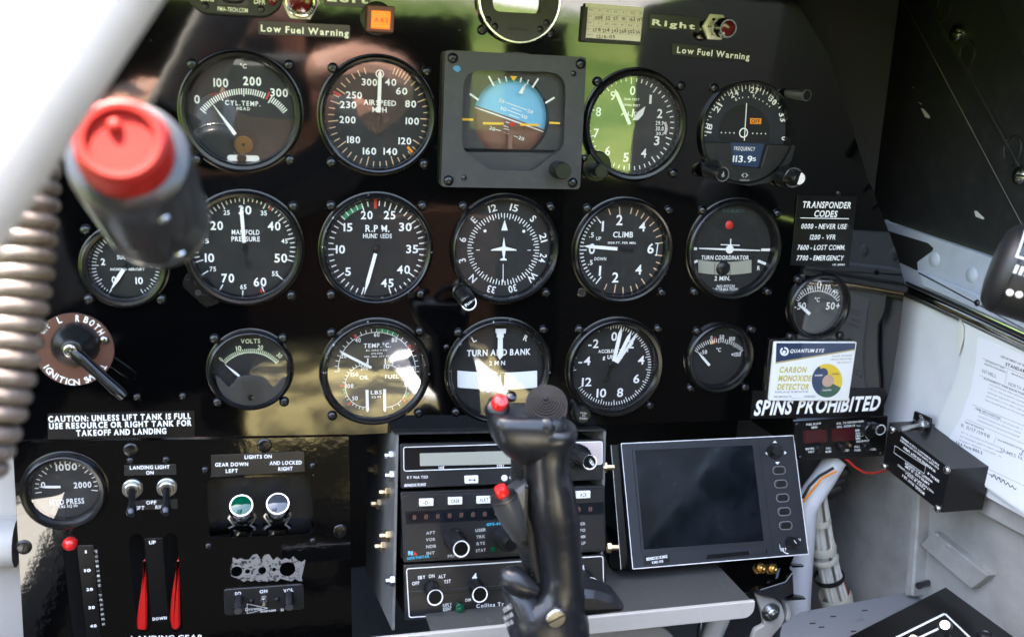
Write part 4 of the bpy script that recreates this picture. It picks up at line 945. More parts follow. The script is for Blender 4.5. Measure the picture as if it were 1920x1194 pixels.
# gear indicator box
c = SUB.at(1420, 405); t = thing('gear_light_box', 'recessed shiny black box around the two gear down lights', 'light box', c); c.g = t
bw = rpoly(PX(c, [(1128,252),(1700,230),(1710,552),(1142,575)]), 5, 5)
hb = [(x*1.045, y*1.06) for x, y in bw]; holed(hb, [bw], .9, 0, -15).build('bezel_frame', 'subpanel', t)
MB().flat(hb, -15).build('back_plate', 'matte_black', t, 0)
zb2 = -14.5; b = MB(); P0, P1, P2, P3 = (c.p(1142,572), c.p(1710,550), c.p(1690,470,-14), c.p(1200,480,-14)); b.add([(*P0,-.5),(*P1,-.5),(*P2,-14.6),(*P3,-14.6)], [(0,1,2,3)]); b.build('sloping_floor', 'panel', t, 0)
for ba, fr, ln, lb in (((1322,455),(1316,398),'green_lens','green gear down light in the recessed box'),((1515,447),(1515,388),'clear_lens','clear gear down light in the recessed box')):
    lf = c.off(0, 0, -12); push_lamp('gear_light', lb, lf, ba, fr, ln, 10.6, 9.0, 7.4, 15, 'steel')
c = placard('gear_light_label', 'grey strip lettered LIGHTS ON, GEAR DOWN AND LOCKED', SUB, [(1150,125),(1658,105),(1662,215),(1152,240)], n=.2, m='placard_grey', cat='label', r=.5)
b = MB()
for s_, xa, ya, xb, yb in (('LIGHTS ON',1334,145,1482,141),('GEAR DOWN',1173,187,1353,183),('AND LOCKED',1470,178,1645,174),('LEFT',1231,221,1298,219),('RIGHT',1518,210,1596,207)): b.text(c, s_, xa, ya, xb, yb, 21, c.n, 'b')
b.build('lettering', 'white', c.g, 0)
# intercom
c = SUB.at(1440, 915); t = thing('intercom_panel', 'small black intercom panel with SQ and VOL knobs', 'control unit', c); c.g = t
MB().prism(rpoly(PX(c, [(1218,858),(1655,828),(1660,965),(1225,1000)], 1.5), 3, 4), 0, 1.5, .3).build('plate', 'placard_grey', t)
MB().num(c, 'SQ', 1298, 878, 18, 1.6, 34, -2, 'b').num(c, 'ON', 1437, 866, 18, 1.6, 42, -2, 'b').num(c, 'VOL', 1573, 860, 18, 1.6, 54, -2, 'b').num(c, 'Digtronics', 1382, 962, 16, 1.6, 88).num(c, 'Intercom', 1463, 971, 14, 1.6, 82).num(c, 'SI', 1538, 967, 14, 1.6).build('lettering', 'white', t, 0)
b = MB()
for a, q in (((1348,935),(1460,958)),((1460,958),(1348,988)),((1348,988),(1348,935))): b.bar(c.p(*a,1.6), c.p(*q,1.6), .35, 1.6)
b.build('arrow_emblem', 'white', t, 0)
for ba, fr in (((1300,905),(1298,972)),((1575,885),(1578,952))):
    p = c.p(*fr, 15); q = c.p(*ba, 1.5); o = MB().lathe([(3.7,0),(3.7,12),(3.3,14.2)], 24, ax=(p[0]-q[0], p[1]-q[1], 13.5), o=(*q, 1.5), cap1=True).build('knob', 'knob_black', t); MB().lathe([(3.1,0),(3,.5),(0,.6)], 22, ax=(p[0]-q[0], p[1]-q[1], 13.5), o=(*p, 15)).build('knob_end', 'aluminium', o)
toggle(c, t, (1440,915), (1440,940), 12, 3.4, 1.5, 'steel', False)
for x, y in ((1370,920),(1510,910)): MB().lathe([(2.2,1.4),(2.1,2.6),(0,3.6)], 16, c=c.p(x, y, 2)).build('jack_screw', 'screw', t)
# ---- radio stack
zone('M')
RAD = rect_frame([(322,120),(1450,98),(1470,1020),(350,1100)], 159.)
c = RAD.off(0, 0, 0); t = thing('radio_rack', 'aluminium radio rack with bolts along its side', 'rack', c)
SIDE = Fr(RAD.w(-2.6, 0, -.5), RAD.N, RAD.V)
MB().box(-2.6, -.6, -137, 6, -150, -.5).build('side_plate', 'rack_grey', t)
MB().box(159.6, 161.6, -137, 6, -150, -.5).build('side_plate', 'rack_grey', t)
MB().box(-2.6, 161.6, 6, 7.5, -150, -2).build('top_plate', 'matte_black', t)
bm = MB().lathe([(4.6,-.2),(4.6,2.6),(4.1,3.2),(2.2,3.2),(2.2,7),(1.8,7.6),(0,7.6)], 6).mesh('bolt', 'cad_gold'); bm2 = MB().lathe([(4.4,-.2),(4.4,2.8),(3.8,3.3),(2.1,3.3),(2.1,6),(0,6.4)], 6).mesh('bolt', 'steel')
for i, (x, y) in enumerate(((285,190),(288,300),(265,392),(268,632),(292,880),(195,155),(200,265),(215,455),(240,690))):
    u, v = SIDE.p(x, y); o = bpy.data.objects.new('bolt', bm2 if i in (0,1,4) else bm); COL.objects.link(o); o.parent = t
    m = Matrix.Identity(4)
    for k in range(3):
        m[k][0], m[k][1], m[k][2] = SIDE.U[k], SIDE.V[k], SIDE.N[k]; m[k][3] = (SIDE.w(u, v, .2)*.001)[k]
    o.matrix_parent_inverse = Matrix.Identity(4); o.matrix_local = c.mat().inverted() @ GM @ m
for x, y in ((1468,252),(1492,695)):
    u, v = RAD.p(x, y, -4); o = MB().lathe([(4.4,0),(4.4,3),(2.2,3.4),(2.2,9),(0,9)], 6, ax=(1,0,.2), o=(u-3, v, -4)).build('bolt', 'cad_gold', t)
def unit(name, label, quad, m='radio_face', n=1.5, r=1.5):
    c = RAD.off(0, 0, 0); c = RAD.at((quad[0][0]+quad[2][0])/2, (quad[0][1]+quad[2][1])/2); t = thing(name, label, 'radio', c); c.g = t
    P = PX(c, quad, n); MB().prism(rpoly(P, r, 3), -3, n, .5).build('face_plate', m, t)
    xs = [q[0] for q in P]; ys = [q[1] for q in P]; MB().box(min(xs)+2, max(xs)-2, min(ys)+2.5, max(ys)-2.5, -140, -3.2).build('body', 'matte_black', t); return c
def outline(c, quad, w, n, m='white', name='white_border', r=2.):
    P = rpoly(PX(c, quad, n), r, 4); a = sum(P[i][0]*P[(i+1) % len(P)][1]-P[(i+1) % len(P)][0]*P[i][1] for i in range(len(P)))
    if a < 0: P = P[::-1]
    Q = inset(P, w); k = len(P); return MB().add([(*q, n) for q in P]+[(*q, n) for q in Q], [(i, (i+1) % k, k+(i+1) % k, k+i) for i in range(k)]).build(name, m, c.g, 0)
def pxbox(c, quad, z0, z1, name, m, par=None, r=.4, bev=.2): return MB().prism(rpoly(PX(c, quad, z1), r, 3), z0, z1, bev).build(name, m, par or c.g)
c = unit('communication_radio', 'upper radio with a long pale display, lettered KY 96A and BENDIX/KING', [(326,125),(1450,100),(1452,322),(332,372)]); n = 1.6
pxbox(c, [(345,142),(1446,110),(1446,236),(347,274)], 1.2, 1.75, 'display_window', 'radio_dark')
outline(c, [(343,140),(1448,108),(1448,238),(345,276)], .55, 1.85)
pxbox(c, [(435,176),(1010,160),(1010,234),(436,246)], 1.7, 1.8, 'display', 'lcd', bev=0)
pxbox(c, [(1228,118),(1444,112),(1444,234),(1228,241)], 1.7, 1.95, 'painted_glare', 'ky_glare', bev=0)  # pinkish-white reflection painted onto the faceplate
b = MB(); b.num(c, 'USE', 555, 254, 15, 1.9, 30, 0, 'b').num(c, 'STBY', 883, 245, 15, 1.9, 40, 0, 'b').num(c, 'KY 96A TSO', 422, 308, 15, n, 114).num(c, 'CHAN', 958, 310, 14, n, 55)
b.build('lettering', 'white', c.g, 0); MB().text(c, 'BENDIX/KING', 348, 361, 466, 355, 16, n, 'x', .25).build('maker_lettering', 'white', c.g, 0)
o = pxbox(c, [(685,302),(760,299),(760,342),(686,345)], 1, 3.6, 'transfer_button', 'co_white', r=.6, bev=.4)
b = MB(); b.bar(c.p(708,324,3.7), c.p(742,323,3.7), .5, 3.7); 
for s_ in (-1, 1): b.flat([c.p(725+s_*21, 323.5, 3.7), c.p(725+s_*10, 315, 3.7), c.p(725+s_*10, 332, 3.7)], 3.7)
b.build('arrow_mark', 'ink', o, 0)
MB().lathe([(2.4,1),(2.3,2.6),(0,3.2)], 20, c=c.p(905,313,2.5)).build('channel_button', 'co_white', c.g); MB().lathe([(1.2,1),(1.1,1.9),(0,2)], 14, c=c.p(437,329,1.8)).build('locking_screw', 'recess', c.g)
knob(c, c.g, 1332, 203, 9.6, 12, 'outer_knob', n0=1.7, ribs=20, lean=(.1,-.05)); o = knob(c, c.g, 1378, 225, 6.2, 22, 'inner_knob', n0=10, ribs=16, lean=(.2,-.12), cap='white', capr=.9)
MB().num(c, 'PULL', 1384, 220, 17, 32.3, 36, 48, 'b').num(c, '25K', 1392, 234, 15, 32.3, 30, 48, 'b').build('knob_lettering', 'white', o, 0)
c = unit('gps_receiver', 'middle radio with white keys, lettered GPS-60 and NORTHSTAR', [(330,392),(1460,352),(1466,718),(346,782)])
pxbox(c, [(345,410),(1455,368),(1460,708),(352,768)], 1.2, 2.4, 'raised_face', 'radio_face', r=1.5, bev=.5)
pxbox(c, [(352,497),(1452,446),(1452,512),(355,570)], 2.2, 2.55, 'display_frame', 'radio_dark', bev=0)
pxbox(c, [(366,505),(1440,455),(1440,503),(368,560)], 2.5, 2.62, 'display', 'screen', bev=0)
b = MB()
for i in range(16): x = 405+65*i; b.num(c, '8', x, 530-(x-405)*.047, 26, 2.7, 22)
b.build('display_characters', 'brown_dark', c.g, 0)
for x, y, s_ in ((472,448,'-D-'),(632,440,'CRSR'),(790,434,'ALRT'),(1342,405,'ACK')):
    o = pxbox(c, [(x-38,y-18),(x+40,y-21),(x+39,y+19),(x-38,y+22)], 2, 5, 'key', 'co_white', r=.5, bev=.4); MB().num(c, s_, x, y, 20, 5.1, 12*len(s_), 0).build('key_lettering', 'ink', o, 0)
b = MB()
for s_, x, y, w in (('APT',495,615,50),('VOR',495,652,52),('NDB',497,690,54),('INT',495,727,44),('USER',772,600,58),('TRK',773,637,48),('RTE',773,674,46),('STAT',773,712,54),('USER',1326,566,52),('INFO',1326,602,52),('COMM',1324,638,56),('SETUP',1322,674,62),('PRI',608,744,36)):
    MB().num(c, s_, x, y, 17, 2.5, w, -2, 'b').build('legend', 'white_dim', c.g, 0)
MB().num(c, 'PUSH', 890, 614, 19, 2.5, 60, -2, 'x').build('legend', 'white_dim', c.g, 0)
MB().num(c, 'GPS-60', 845, 566, 15, 2.5, 80, -2, 'x').num(c, 'NORTHSTAR', 427, 751, 15, 2.5, 122, -3, 'x').build('maker_lettering', 'cyan', c.g, 0)
b = MB(); b.flat(PX(c, [(370,740),(370,716),(380,716),(388,730),(388,716),(396,716),(396,740),(386,740),(378,726),(378,740)], 2.5), 2.5); b.build('emblem', 'sky_blue', c.g, 0); MB().flat(PX(c, [(398,740),(404,716),(424,740)], 2.5), 2.5).build('emblem', 'red', c.g, 0)
knob(c, c.g, 640, 662, 8.6, 8, 'outer_knob', n0=2, ribs=18); knob(c, c.g, 665, 705, 5.9, 22, 'inner_knob', n0=9, lean=(.12,-.16), cap='white', capr=1.02)
knob(c, c.g, 920, 665, 8.0, 8, 'outer_knob', n0=2, ribs=18); knob(c, c.g, 940, 685, 5.6, 20, 'inner_knob', n0=9, lean=(.12,-.16))
MB().lathe([(2.2,2),(2,3),(0,3.3)], 14, c=c.p(843,707,3)).build('indicator_lamp', 'green_lens', c.g)
c = unit('transponder', 'lower radio with white border, lettered Collins, with code 4', [(347,795),(1462,738),(1470,1016),(352,1102)])
outline(c, [(358,812),(1452,742),(1458,1002),(374,1088)], .75, 1.62, r=2.5)
pxbox(c, [(372,942),(1452,868),(1454,890),(374,966)], 1.3, 2.2, 'ridge', 'radio_face', bev=.3)
b = MB(); 
for s_, x, y, w, ro in (('SBY',445,862,42,-4),('ON',500,855,32,-4),('ALT',558,857,40,-4),('OFF',412,895,40,-4),('TST',588,885,38,-4),('REPLY',587,1015,48,-4),('IDENT',587,1037,46,-4),('DIM',703,987,30,-4)): MB().num(c, s_, x, y, 19 if w > 31 else 16, 1.65, w, ro).build('legend', 'white', c.g, 0)
for x, y in ((738,860),(900,850),(1160,830),(1335,815)): MB().num(c, '4', x, y, 40, 1.65, 28, -3).build('code_digit', 'white', c.g, 0)
MB().text(c, 'Collins Transponder', 748, 1031, 1062, 1004, 21, 1.65, 'b', track=.25).build('maker_lettering', 'white', c.g, 0)
for x, y in ((520,974),(768,958),(1160,925),(1383,905)): knob(c, c.g, x, y, 5.7, 14, 'knob', n0=1.6, cap='white', capr=1.04, lean=(0,-.2))
MB().lathe([(3.6,1.4),(3.4,6),(2.6,6.4),(0,6.4)], 20, c=c.p(657,1032,5)).build('reply_lamp', 'green_lens', c.g)

# ---- multi function display
zone('N')
MFD = rect_frame([(130,120),(1088,75),(1172,735),(195,818)], 159.)
c = MFD.at(650, 440); t = thing('map_display', 'grey map display with a large dark screen and a column of keys', 'display', c); c.g = t
Q = [(130,120),(1088,75),(1172,735),(195,818)]; P = PX(c, Q)
MB().prism(rpoly(P, 1.2, 3), -9, 0, .4).build('case', 'mfd_face', t)
outline(c, Q, .6, .06, r=1.0)
xs = [q[0] for q in P]; ys = [q[1] for q in P]; MB().box(min(xs)-7, min(xs)-.6, min(ys)+.5, max(ys)-1, -30, -4).build('side_flange', 'panel', t); MB().box(min(xs)+8, max(xs)-8, min(ys)+4, max(ys)-4, -70, -9.2).build('body', 'matte_black', t)
b = MB(); b.tube([(min(xs)-7.4, min(ys)+.5, -3.6), (min(xs)-7.4, max(ys)-1, -3.6)], .55, 6); b.build('flange_edge', 'chrome', t)
holed(rpoly(PX(c, [(192,148),(872,118),(936,670),(246,724)]), 1, 2), [rpoly(PX(c, [(206,160),(858,131),(922,660),(256,709)]), .8, 2)], .9, -.1, -.4).build('screen_frame', 'mfd_face', t)
MB().flat(PX(c, [(206,160),(858,131),(922,660),(256,709)]), .12).build('screen', 'screen', t, 0)
b = MB(); b.bar(c.p(893,100,.2), c.p(975,728,.2), .35, .12); b.build('seam', 'recess', t, 0)
o = knob(c, t, 992, 160, 4.2, 9, 'joystick', n0=.2); MB().lathe([(7,0),(6.6,1),(5,1.4),(0,1.4)], 28, c=c.p(990,162,1)).build('joystick_base', 'rubber', t)
b = MB()
for P_ in ([(984,104),(972,118),(996,118)], [(930,174),(944,164),(944,186)], [(1050,172),(1036,162),(1036,183)], [(998,238),(985,223),(1012,223)]): b.flat(PX(c, P_, .2), .12)
b.bar(c.p(1010,680,.2), c.p(1014,705,.2), .5, .12); b.arc(c, 1060, 690, 180, 232, 38, 43, .12); b.num(c, 'BRT', 1032, 708, 17, .12, 32, 5).build('key_symbols', 'white', t, 0)
for x, y in ((1008,270),(1018,345),(1028,422),(1037,498),(1045,575)):
    u, v = c.p(x, y, 1); o = MB().prism(rrect(u-6.2, u+6.2, v-3.5, v+3.5, 3.3), 0, .8, .4).build('key', 'grey_plastic', t); MB().prism(rrect(u-5, u+5, v-2.5, v+2.5, 2.3), .7, 1.9, .5).build('key_cap', 'knob_black', o)
    outline_ = MB(); A = rrect(u-6.2, u+6.2, v-3.5, v+3.5, 3.3); B = rrect(u-5.6, u+5.6, v-2.9, v+2.9, 2.8); k = len(A); outline_.add([(*q, .86) for q in A]+[(*q, .86) for q in B], [(i, (i+1) % k, k+(i+1) % k, k+i) for i in range(k)]).build('key_rim', 'white_grey', o, 0)
o = knob(c, t, 1098, 670, 4.6, 9, 'brightness_knob', n0=.2); MB().bar(c.p(1090,657,9.4), c.p(1104,675,9.4), .5, 9.4).build('knob_mark', 'white', o, 0); MB().num(c, 'H', 1121, 654, 14, .15).build('lettering', 'white', t, 0)
pxbox(c, [(604,737),(940,708),(942,730),(606,762)], 0, .5, 'card_door', 'radio_dark', r=.5); pxbox(c, [(842,717),(936,709),(938,729),(845,738)], .4, 1.0, 'door_latch', 'mfd_face', r=.4)
pxbox(c, [(258,744),(400,733),(402,782),(262,794)], 0, .3, 'maker_plate', 'placard', bev=0); MB().num(c, 'BENDIX/KING', 330, 753, 17, .4, 116, -3, 'x').num(c, 'KMD 150', 334, 776, 14, .4, 62, -3, 'b').build('maker_lettering', 'white', t, 0)
c2 = MFD.off(0, 0, -24); c = c2.at(800, 850); t = thing('display_bracket', 'black bracket plate below the map display with two brass nuts', 'bracket', c); c.g = t
MB().prism(rpoly(PX(c, [(505,780),(1095,740),(1030,900),(640,988)]), 1.5, 3), -3, 0, .4).build('plate', 'panel', t)
nm = MB().lathe([(5.2,-.1),(5.2,2.6),(4.6,3.2),(2.6,3.2),(2.6,6),(1.6,6.4),(0,5.6)], 6).mesh('nut', 'brass')
for x, y in ((905,812),(970,815)): place(nm, 'nut', t, *c.p(x, y, 2), 0)
screws(c, t, [(655,938),(965,900)], SCREW, .4)

# ---- fuel computer
zone('O')
FC = PANEL.off(0, 0, -4); c = FC.at(310, 215); t = thing('fuel_computer', 'small black fuel flow computer with two dark red displays', 'control unit', c); c.g = t
MB().prism(rpoly(PX(c, [(75,130),(540,103),(522,303),(95,322)]), 1.5, 3), -3, 0, .4).build('face_plate', 'placard', t); MB().box(-36, 36, -14, 14, -90, -3.2).build('body', 'matte_black', t)
for q in ([(120,176),(238,170),(240,232),(126,238)], [(262,168),(372,162),(374,225),(264,231)]): pxbox(c, q, -.2, .25, 'display', 'red_display', bev=0)
b = MB()
for s_, x, y, w in (('FUEL FLOW',173,143,72),('GPH',176,160,28),('GAL. TO DESTINATION',352,135,132),('GAL. RESERVE',332,154,88),('NM',388,174,20),('GAL.',393,188,26),('HRS.',393,201,26),('MIN.',393,214,24),('ENDURANCE',415,227,62),('ENTER',155,265,42),('TEST',160,280,32),('GAL.',247,262,28),('REM.',247,279,30),('USED',330,274,34),('FULL',388,255,28),('FUEL',390,272,32),('FUEL',465,268,34)): b.num(c, s_, x, y, 10, .15, w, -2, 'b')
for xa, ya, xb, yb in ((424,130,436,142),(382,152,420,153),(420,153,428,160),(412,183,432,180),(410,205,430,190),(428,205,438,215)): b.bar(c.p(xa,ya,.15), c.p(xb,yb,.15), .5, .15)
b.build('lettering', 'white', t, 0)
knob(c, t, 458, 178, 6.6, 8, 'selector_base', n0=0); knob(c, t, 503, 172, 4.6, 9, 'selector_knob', n0=3, lean=(.3,0), cap='white', capr=1.05)
for x, y in ((207,268),(320,262),(440,258)): knob(c, t, x, y, 3.6, 5, 'push_button', n0=0)
MB().lathe([(1.6,0),(1.5,3),(0,3.6)], 14, c=c.p(354,250,3)).build('toggle_tip', 'cad_gold', t); screws(c, t, [(92,146),(108,308),(505,290)], SLOT_S, -.6)
# ---- carbon monoxide card and spins placard
zone('K')
c = placard('spins_placard', 'long black SPINS PROHIBITED placard under the carbon monoxide card', PANEL, [(1118,460),(1862,444),(1850,600),(1104,615)], n=.5, thick=.8, r=.5); MB().text(c, 'SPINS PROHIBITED', 1118, 594, 1822, 564, 84, c.n, 'x', .14, .12).build('lettering', 'white', c.g, 0)
c = PANEL.off(0, 0, 2).at(1450, 347); t = thing('carbon_monoxide_detector', 'white CARBON MONOXIDE DETECTOR card in a clear case', 'detector', c); c.g = t
Q = [(1237,182),(1700,182),(1652,512),(1205,512)]
pxbox(c, Q, 0, 2.2, 'card_body', 'co_white', r=1.6); n = 2.3
MB().flat(PX(c, [(1248,190),(1692,190),(1688,226),(1243,300)], n), n).build('header', 'navy', t, 0)
b = MB(); b.flat(PX(c, [(1243,296),(1688,222),(1688,230),(1241,305)], n), n+.04); b.build('header_rule', 'gold_rule', t, 0)
MB().text(c, 'QUANTUM EYE', 1322, 243, 1512, 240, 20, n+.08, 'x', .25).arc(c, 1292, 236, 0, 330, 15, 25, n+.08).disc(c.p(1290,240,n), 1.5, n+.08).build('header_lettering', 'white', t, 0)
b = MB()
for s_, xa, ya, xb, yb in (('CARBON',1262,354,1412,354),('MONOXIDE',1256,402,1440,402),('DETECTOR',1250,450,1428,450)): b.text(c, s_, xa, ya, xb, yb, 33, n, 'x', .1, .12)
b.build('title_lettering', 'gold', t, 0)
b = MB(); b.text(c, 'REPLACE 18 MONTHS', 1240, 470, 1426, 468, 11, n).text(c, 'FROM DATE______ OPENED', 1234, 497, 1466, 495, 12, n).text(c, 'COLOR OF INNER', 1560, 268, 1672, 263, 9, n).text(c, 'CIRCLE INDICATES', 1552, 286, 1670, 281, 9, n).text(c, 'AIR QUALITY', 1588, 304, 1668, 300, 9, n); b.build('small_lettering', 'ink_soft', t, 0)
ctr = (1532, 400); MB().arc(c, *ctr, -30, 115, 0.1, 86, n+.02, 1.1, 24).build('yellow_sector', 'co_yellow', t, 0); MB().arc(c, *ctr, 115, 215, .1, 86, n+.02, 1.1, 20).build('green_sector', 'co_green', t, 0); MB().arc(c, *ctr, 215, 330, .1, 86, n+.02, 1.1, 20).disc(c.p(1507,362,n), 5, n+.06).build('blue_sector', 'navy', t, 0)
MB().lathe([(5.4,n),(5.2,n+.5),(4.6,n+.6),(4.4,n+.3),(0,n+.3)], 28, c=c.p(1537,402,n)).build('sensor_spot', 'co_dot', t)
MB().num(c, 'DANGER', 1486, 370, 9, n+.1, 44, 0, 'b').num(c, 'CAUTION', 1532, 453, 9, n+.1, 46, 0, 'b').build('sector_lettering', 'white', t, 0); MB().num(c, 'NORMAL', 1582, 362, 9, n+.1, 42, 0, 'b').build('sector_lettering', 'ink', t, 0)
pxbox(c, [(1232,178),(1704,178),(1654,516),(1200,516)], -.4, 3.6, 'clear_case', 'clear_plastic', r=1.8, bev=.6)
# ---- right cockpit side: black skin, grey sill, white side, papers
ID = Fr((0,0,0), (1,0,0), (0,1,0))
def at3(x, y, depth):
    d = ray(x, y); return CAMP+d*(depth/FPX)
def wallquad(F, pts, z0, z1, name, m, par, r=0., bev=0.):
    P = PX(F, pts, z1); return MB().prism(rpoly(P, r, 4) if r else P, z0, z1, bev).build(name, m, par)
zone('P')
BS = Fr((WX+6,0,0), (0,-1,0), (0,0,1))
t = thing('side_skin', 'matte black upper cockpit side with two silver fasteners', 'side panel', BS)
lo = PX(BS, [(1664,420),(1840,474),(1925,500)]); P = [(-340, lo[0][1]+46), lo[0], lo[1], (130, lo[2][1]-6), (720, -20), (720, 240), (-340, 240)]
MB().prism(P, -3, 0).build('skin', 'side_black', t)
zone('D')
s0, s1 = BS.p(752,0,1), BS.p(1385,1194,1); d = (s1-s0)/np.linalg.norm(s1-s0); q = np.array([-d[1], d[0]])
if q[0] < 0: q = -q
A = s0-d*60; B = s1+d*40
b = MB(); b.prism([A, B, B+q*200, A+q*200], 0, 2.2, .3); b.build('frame_strip', 'side_black', t)
b = MB(); b.bar(A+q*.2, B+q*.2, .5, 2.3); b.build('worn_edge', 'white_grey', t, 0)
b = MB(); b.tube([(*(A+q*22), 2.2), (*(B+q*22), 2.2)], 2.2, 10); b.build('bead', 'side_black', t)
b = MB(); b.prism([A+q*95, B+q*62, B+q*200, A+q*200], 2.2, 9, 2); b.build('upper_frame', 'side_black', t)
for x, y, f in ((1065,200,1),(1448,1055,1)):
    o = MB().lathe([(7.5,2.2),(7.5,3.6),(6.4,6),(4,7.4),(0,7.8)], 24, c=BS.p(x, y, 4)).build('fastener', 'screw_bright', t); u, v = BS.p(x, y, 8); MB().box(u-6, u+6, v-.8, v+.8, 7.2, 8.0).build('fastener_slot', 'recess', o)
for x, y in ((990,45),(1130,330),(1405,900)):
    u, v = BS.p(x, y, 3); L = [np.array([u+8.5*math.cos(a), v+11*math.sin(a), 3]) for a in np.linspace(0, 2*math.pi, 21)]; MB().tube(L, 1.1, 8).build('spring_loop', 'matte_black', t)
b = MB()
for P_ in ([(852,650),(870,655),(908,700),(905,712),(880,705)], [(832,612),(858,622),(855,630)], [(800,522),(815,527),(812,535)]): b.flat(PX(BS, P_, .2), .15)
b.build('bare_chips', 'paint_chip', t, 0); zone('H'); MB().flat(PX(BS, [(1152,50),(1165,48),(1212,92),(1205,100),(1160,82)], .2), .15).build('bare_chips', 'paint_chip', t, 0)
# sill
SF2 = Fr((WX,0,0), (0,-1,0), (0,0,1)); zone('H')
t = thing('cockpit_sill', 'blue-grey riveted sill above the bright metal strip', 'sill', SF2)
MB().prism(PX(SF2, [(612,100),(628,112),(1190,302),(1560,440),(1900,600),(1900,1010),(1445,772),(1120,625),(840,500),(745,492),(690,320)], 1.5), -4, 1.5, .4).build('sill_angle', 'sill_grey', t)
P = PX(SF2, [(812,400),(1120,520),(1500,690),(1900,880),(1900,1005),(1445,768),(1120,622),(840,498)], 6); MB().prism(rpoly(P, 2, 3), 1, 5.5, 1.8).build('lower_roll', 'sill_grey', t)
MB().prism(rpoly(PX(SF2, [(640,165),(880,238),(912,268),(905,285),(815,350),(820,402),(705,350)], 1.6), 1.5, 3), 1.2, 1.75).build('notch', 'cavity', t, 0)
rv = MB().lathe([(6.2,-.1),(5.9,.9),(4.2,1.9),(0,2.4)], 24).mesh('rivet', 'sill_grey')
for x, y in ((915,335),(1135,425),(1370,520)): place(rv, 'rivet', t, *SF2.p(x, y, 2), 1.5)
place(SCREW_S, 'screw', t, *SF2.p(1168,590,6), 5.2)
t = thing('metal_strip', 'long bright metal tube strip under the grey sill', 'strip', SF2)
L = [(*SF2.p(x, y, 4), 4) for x, y in ((745,502),(900,570),(1120,672),(1445,825),(1900,1060))]; MB().tube(L, 4.2, 16).build('tube', 'chrome', t); L2 = [(a, v-5.2, 2) for a, v, _ in L]; MB().tube(L2, 2.6, 10).build('lower_bead', 'aluminium', t); L3 = [(a, v+4.8, 3.5) for a, v, _ in L]; MB().tube(L3, 1.2, 8).build('dark_seal', 'rubber', t)
# white side wall with a curved lower edge
t = thing('side_wall', 'white painted cockpit side wall behind the papers', 'wall', SF2)
zone('P'); P = PX(SF2, [(1690,536),(1760,570),(1850,612),(1925,655)])+[(190,-75),(190,-205)]+PX(SF2, [(1925,972),(1840,925),(1735,855),(1690,828),(1640,790),(1650,770),(1672,700)]); MB().prism(P, -3, 0).build('skin', 'wall_white', t)
# certificate
zone('R'); CE = Fr((WX-5,0,0), (0,-1,0), (0,0,1)); c = CE.at(620, 520); t = thing('airworthiness_certificate', 'white paper certificate in a clear sleeve on the side wall', 'document', c); c.g = t
MB().prism(PX(c, [(455,108),(478,150),(474,230),(450,340),(405,480),(335,640),(268,760),(264,805),(355,858),(560,985),(796,1152),(1000,1290),(1000,330),(796,252),(600,170)]), -2, -.6, .2).build('sleeve', 'sleeve', t)
MB().prism(PX(c, [(548,206),(540,330),(512,480),(460,630),(382,765),(362,848),(560,975),(796,1135),(1000,1270),(1000,400),(796,300)]), -.5, .0).build('sheet', 'paper', t)
MB().prism(PX(c, [(452,108),(475,150),(472,215),(448,300),(436,220),(442,150)], .3), -.3, .4).build('tape', 'tape', t, 0)
b = MB(); n = .08; sl = .405
def run(s_, x, y, w, h, wt='r'): b.text(c, s_, x, y, x+w, y+w*sl, h, n, wt)
run('DEPARTMENT OF TRANSPORTATION', 672, 312, 240, 12); run('STANDARD AIRWORTHINESS', 697, 355, 320, 19, 'x'); run('NATIONALITY AND', 590, 334, 100, 9); run('REGISTRATION MARKS', 585, 350, 115, 9); run('MANUFACTURER', 730, 402, 110, 9)
run('AUTHORITY AND BASIS FOR ISSUANCE', 580, 428, 300, 11); run('TERMS AND CONDITIONS', 535, 588, 135, 11); run('DATE OF ISSUANCE', 482, 662, 100, 11); run('FAA REPRESENTATIVE', 655, 754, 130, 10); run('FAA Form 8100-2', 433, 772, 140, 16, 'b'); run('August 21, 2008', 437, 826, 130, 14); run('AC Form 8050-2 (8/2009) Supersedes previous edition', 375, 842, 320, 9)
for xa, ya, xb, yb in ((575,316,1000,492),(708,382,694,458),(560,408,1000,590),(518,562,1000,762),(490,642,1000,860),(648,734,634,772),(388,766,378,800),(378,800,1000,1090),(602,886,588,926)): b.bar(c.p(xa,ya,n), c.p(xb,yb,n), .2, n)
b.build('print', 'ink', t, 0)
b = MB(); run('N748LL', 572, 392, 76, 19); run('NORTH AMERICAN', 712, 460, 175, 19); run('R 11/17/1998', 460, 682, 152, 19); run('JAMES N. B', 668, 812, 150, 18); b.build('typed_entries', 'ink_soft', t, 0)
b = MB(); rnd = random.Random(5)
for x, y, k in ((610,458,5),(555,606,3),(460,712,3)):
    for i in range(k):
        s_ = ''.join(rnd.choice('abcdefghi nopqrst uv') for _ in range(34)); run(s_, x-5*i, y+21*i, 230, 9)
b.build('fine_print', 'ink_soft', t, 0)
b = MB(); L = [(*c.p(618+i*5, 935+i*2.9+14*math.sin(i*1.3)*(1-.02*i), .4), .15) for i in range(28)]; b.tube(L, .3, 5); b.build('signature', 'ink', t); L = [(*c.p(770+i*4, 820+14*math.sin(i*.9), .4), .15) for i in range(16)]; MB().tube(L, .3, 5).build('blue_signature', 'ink_blue', t)
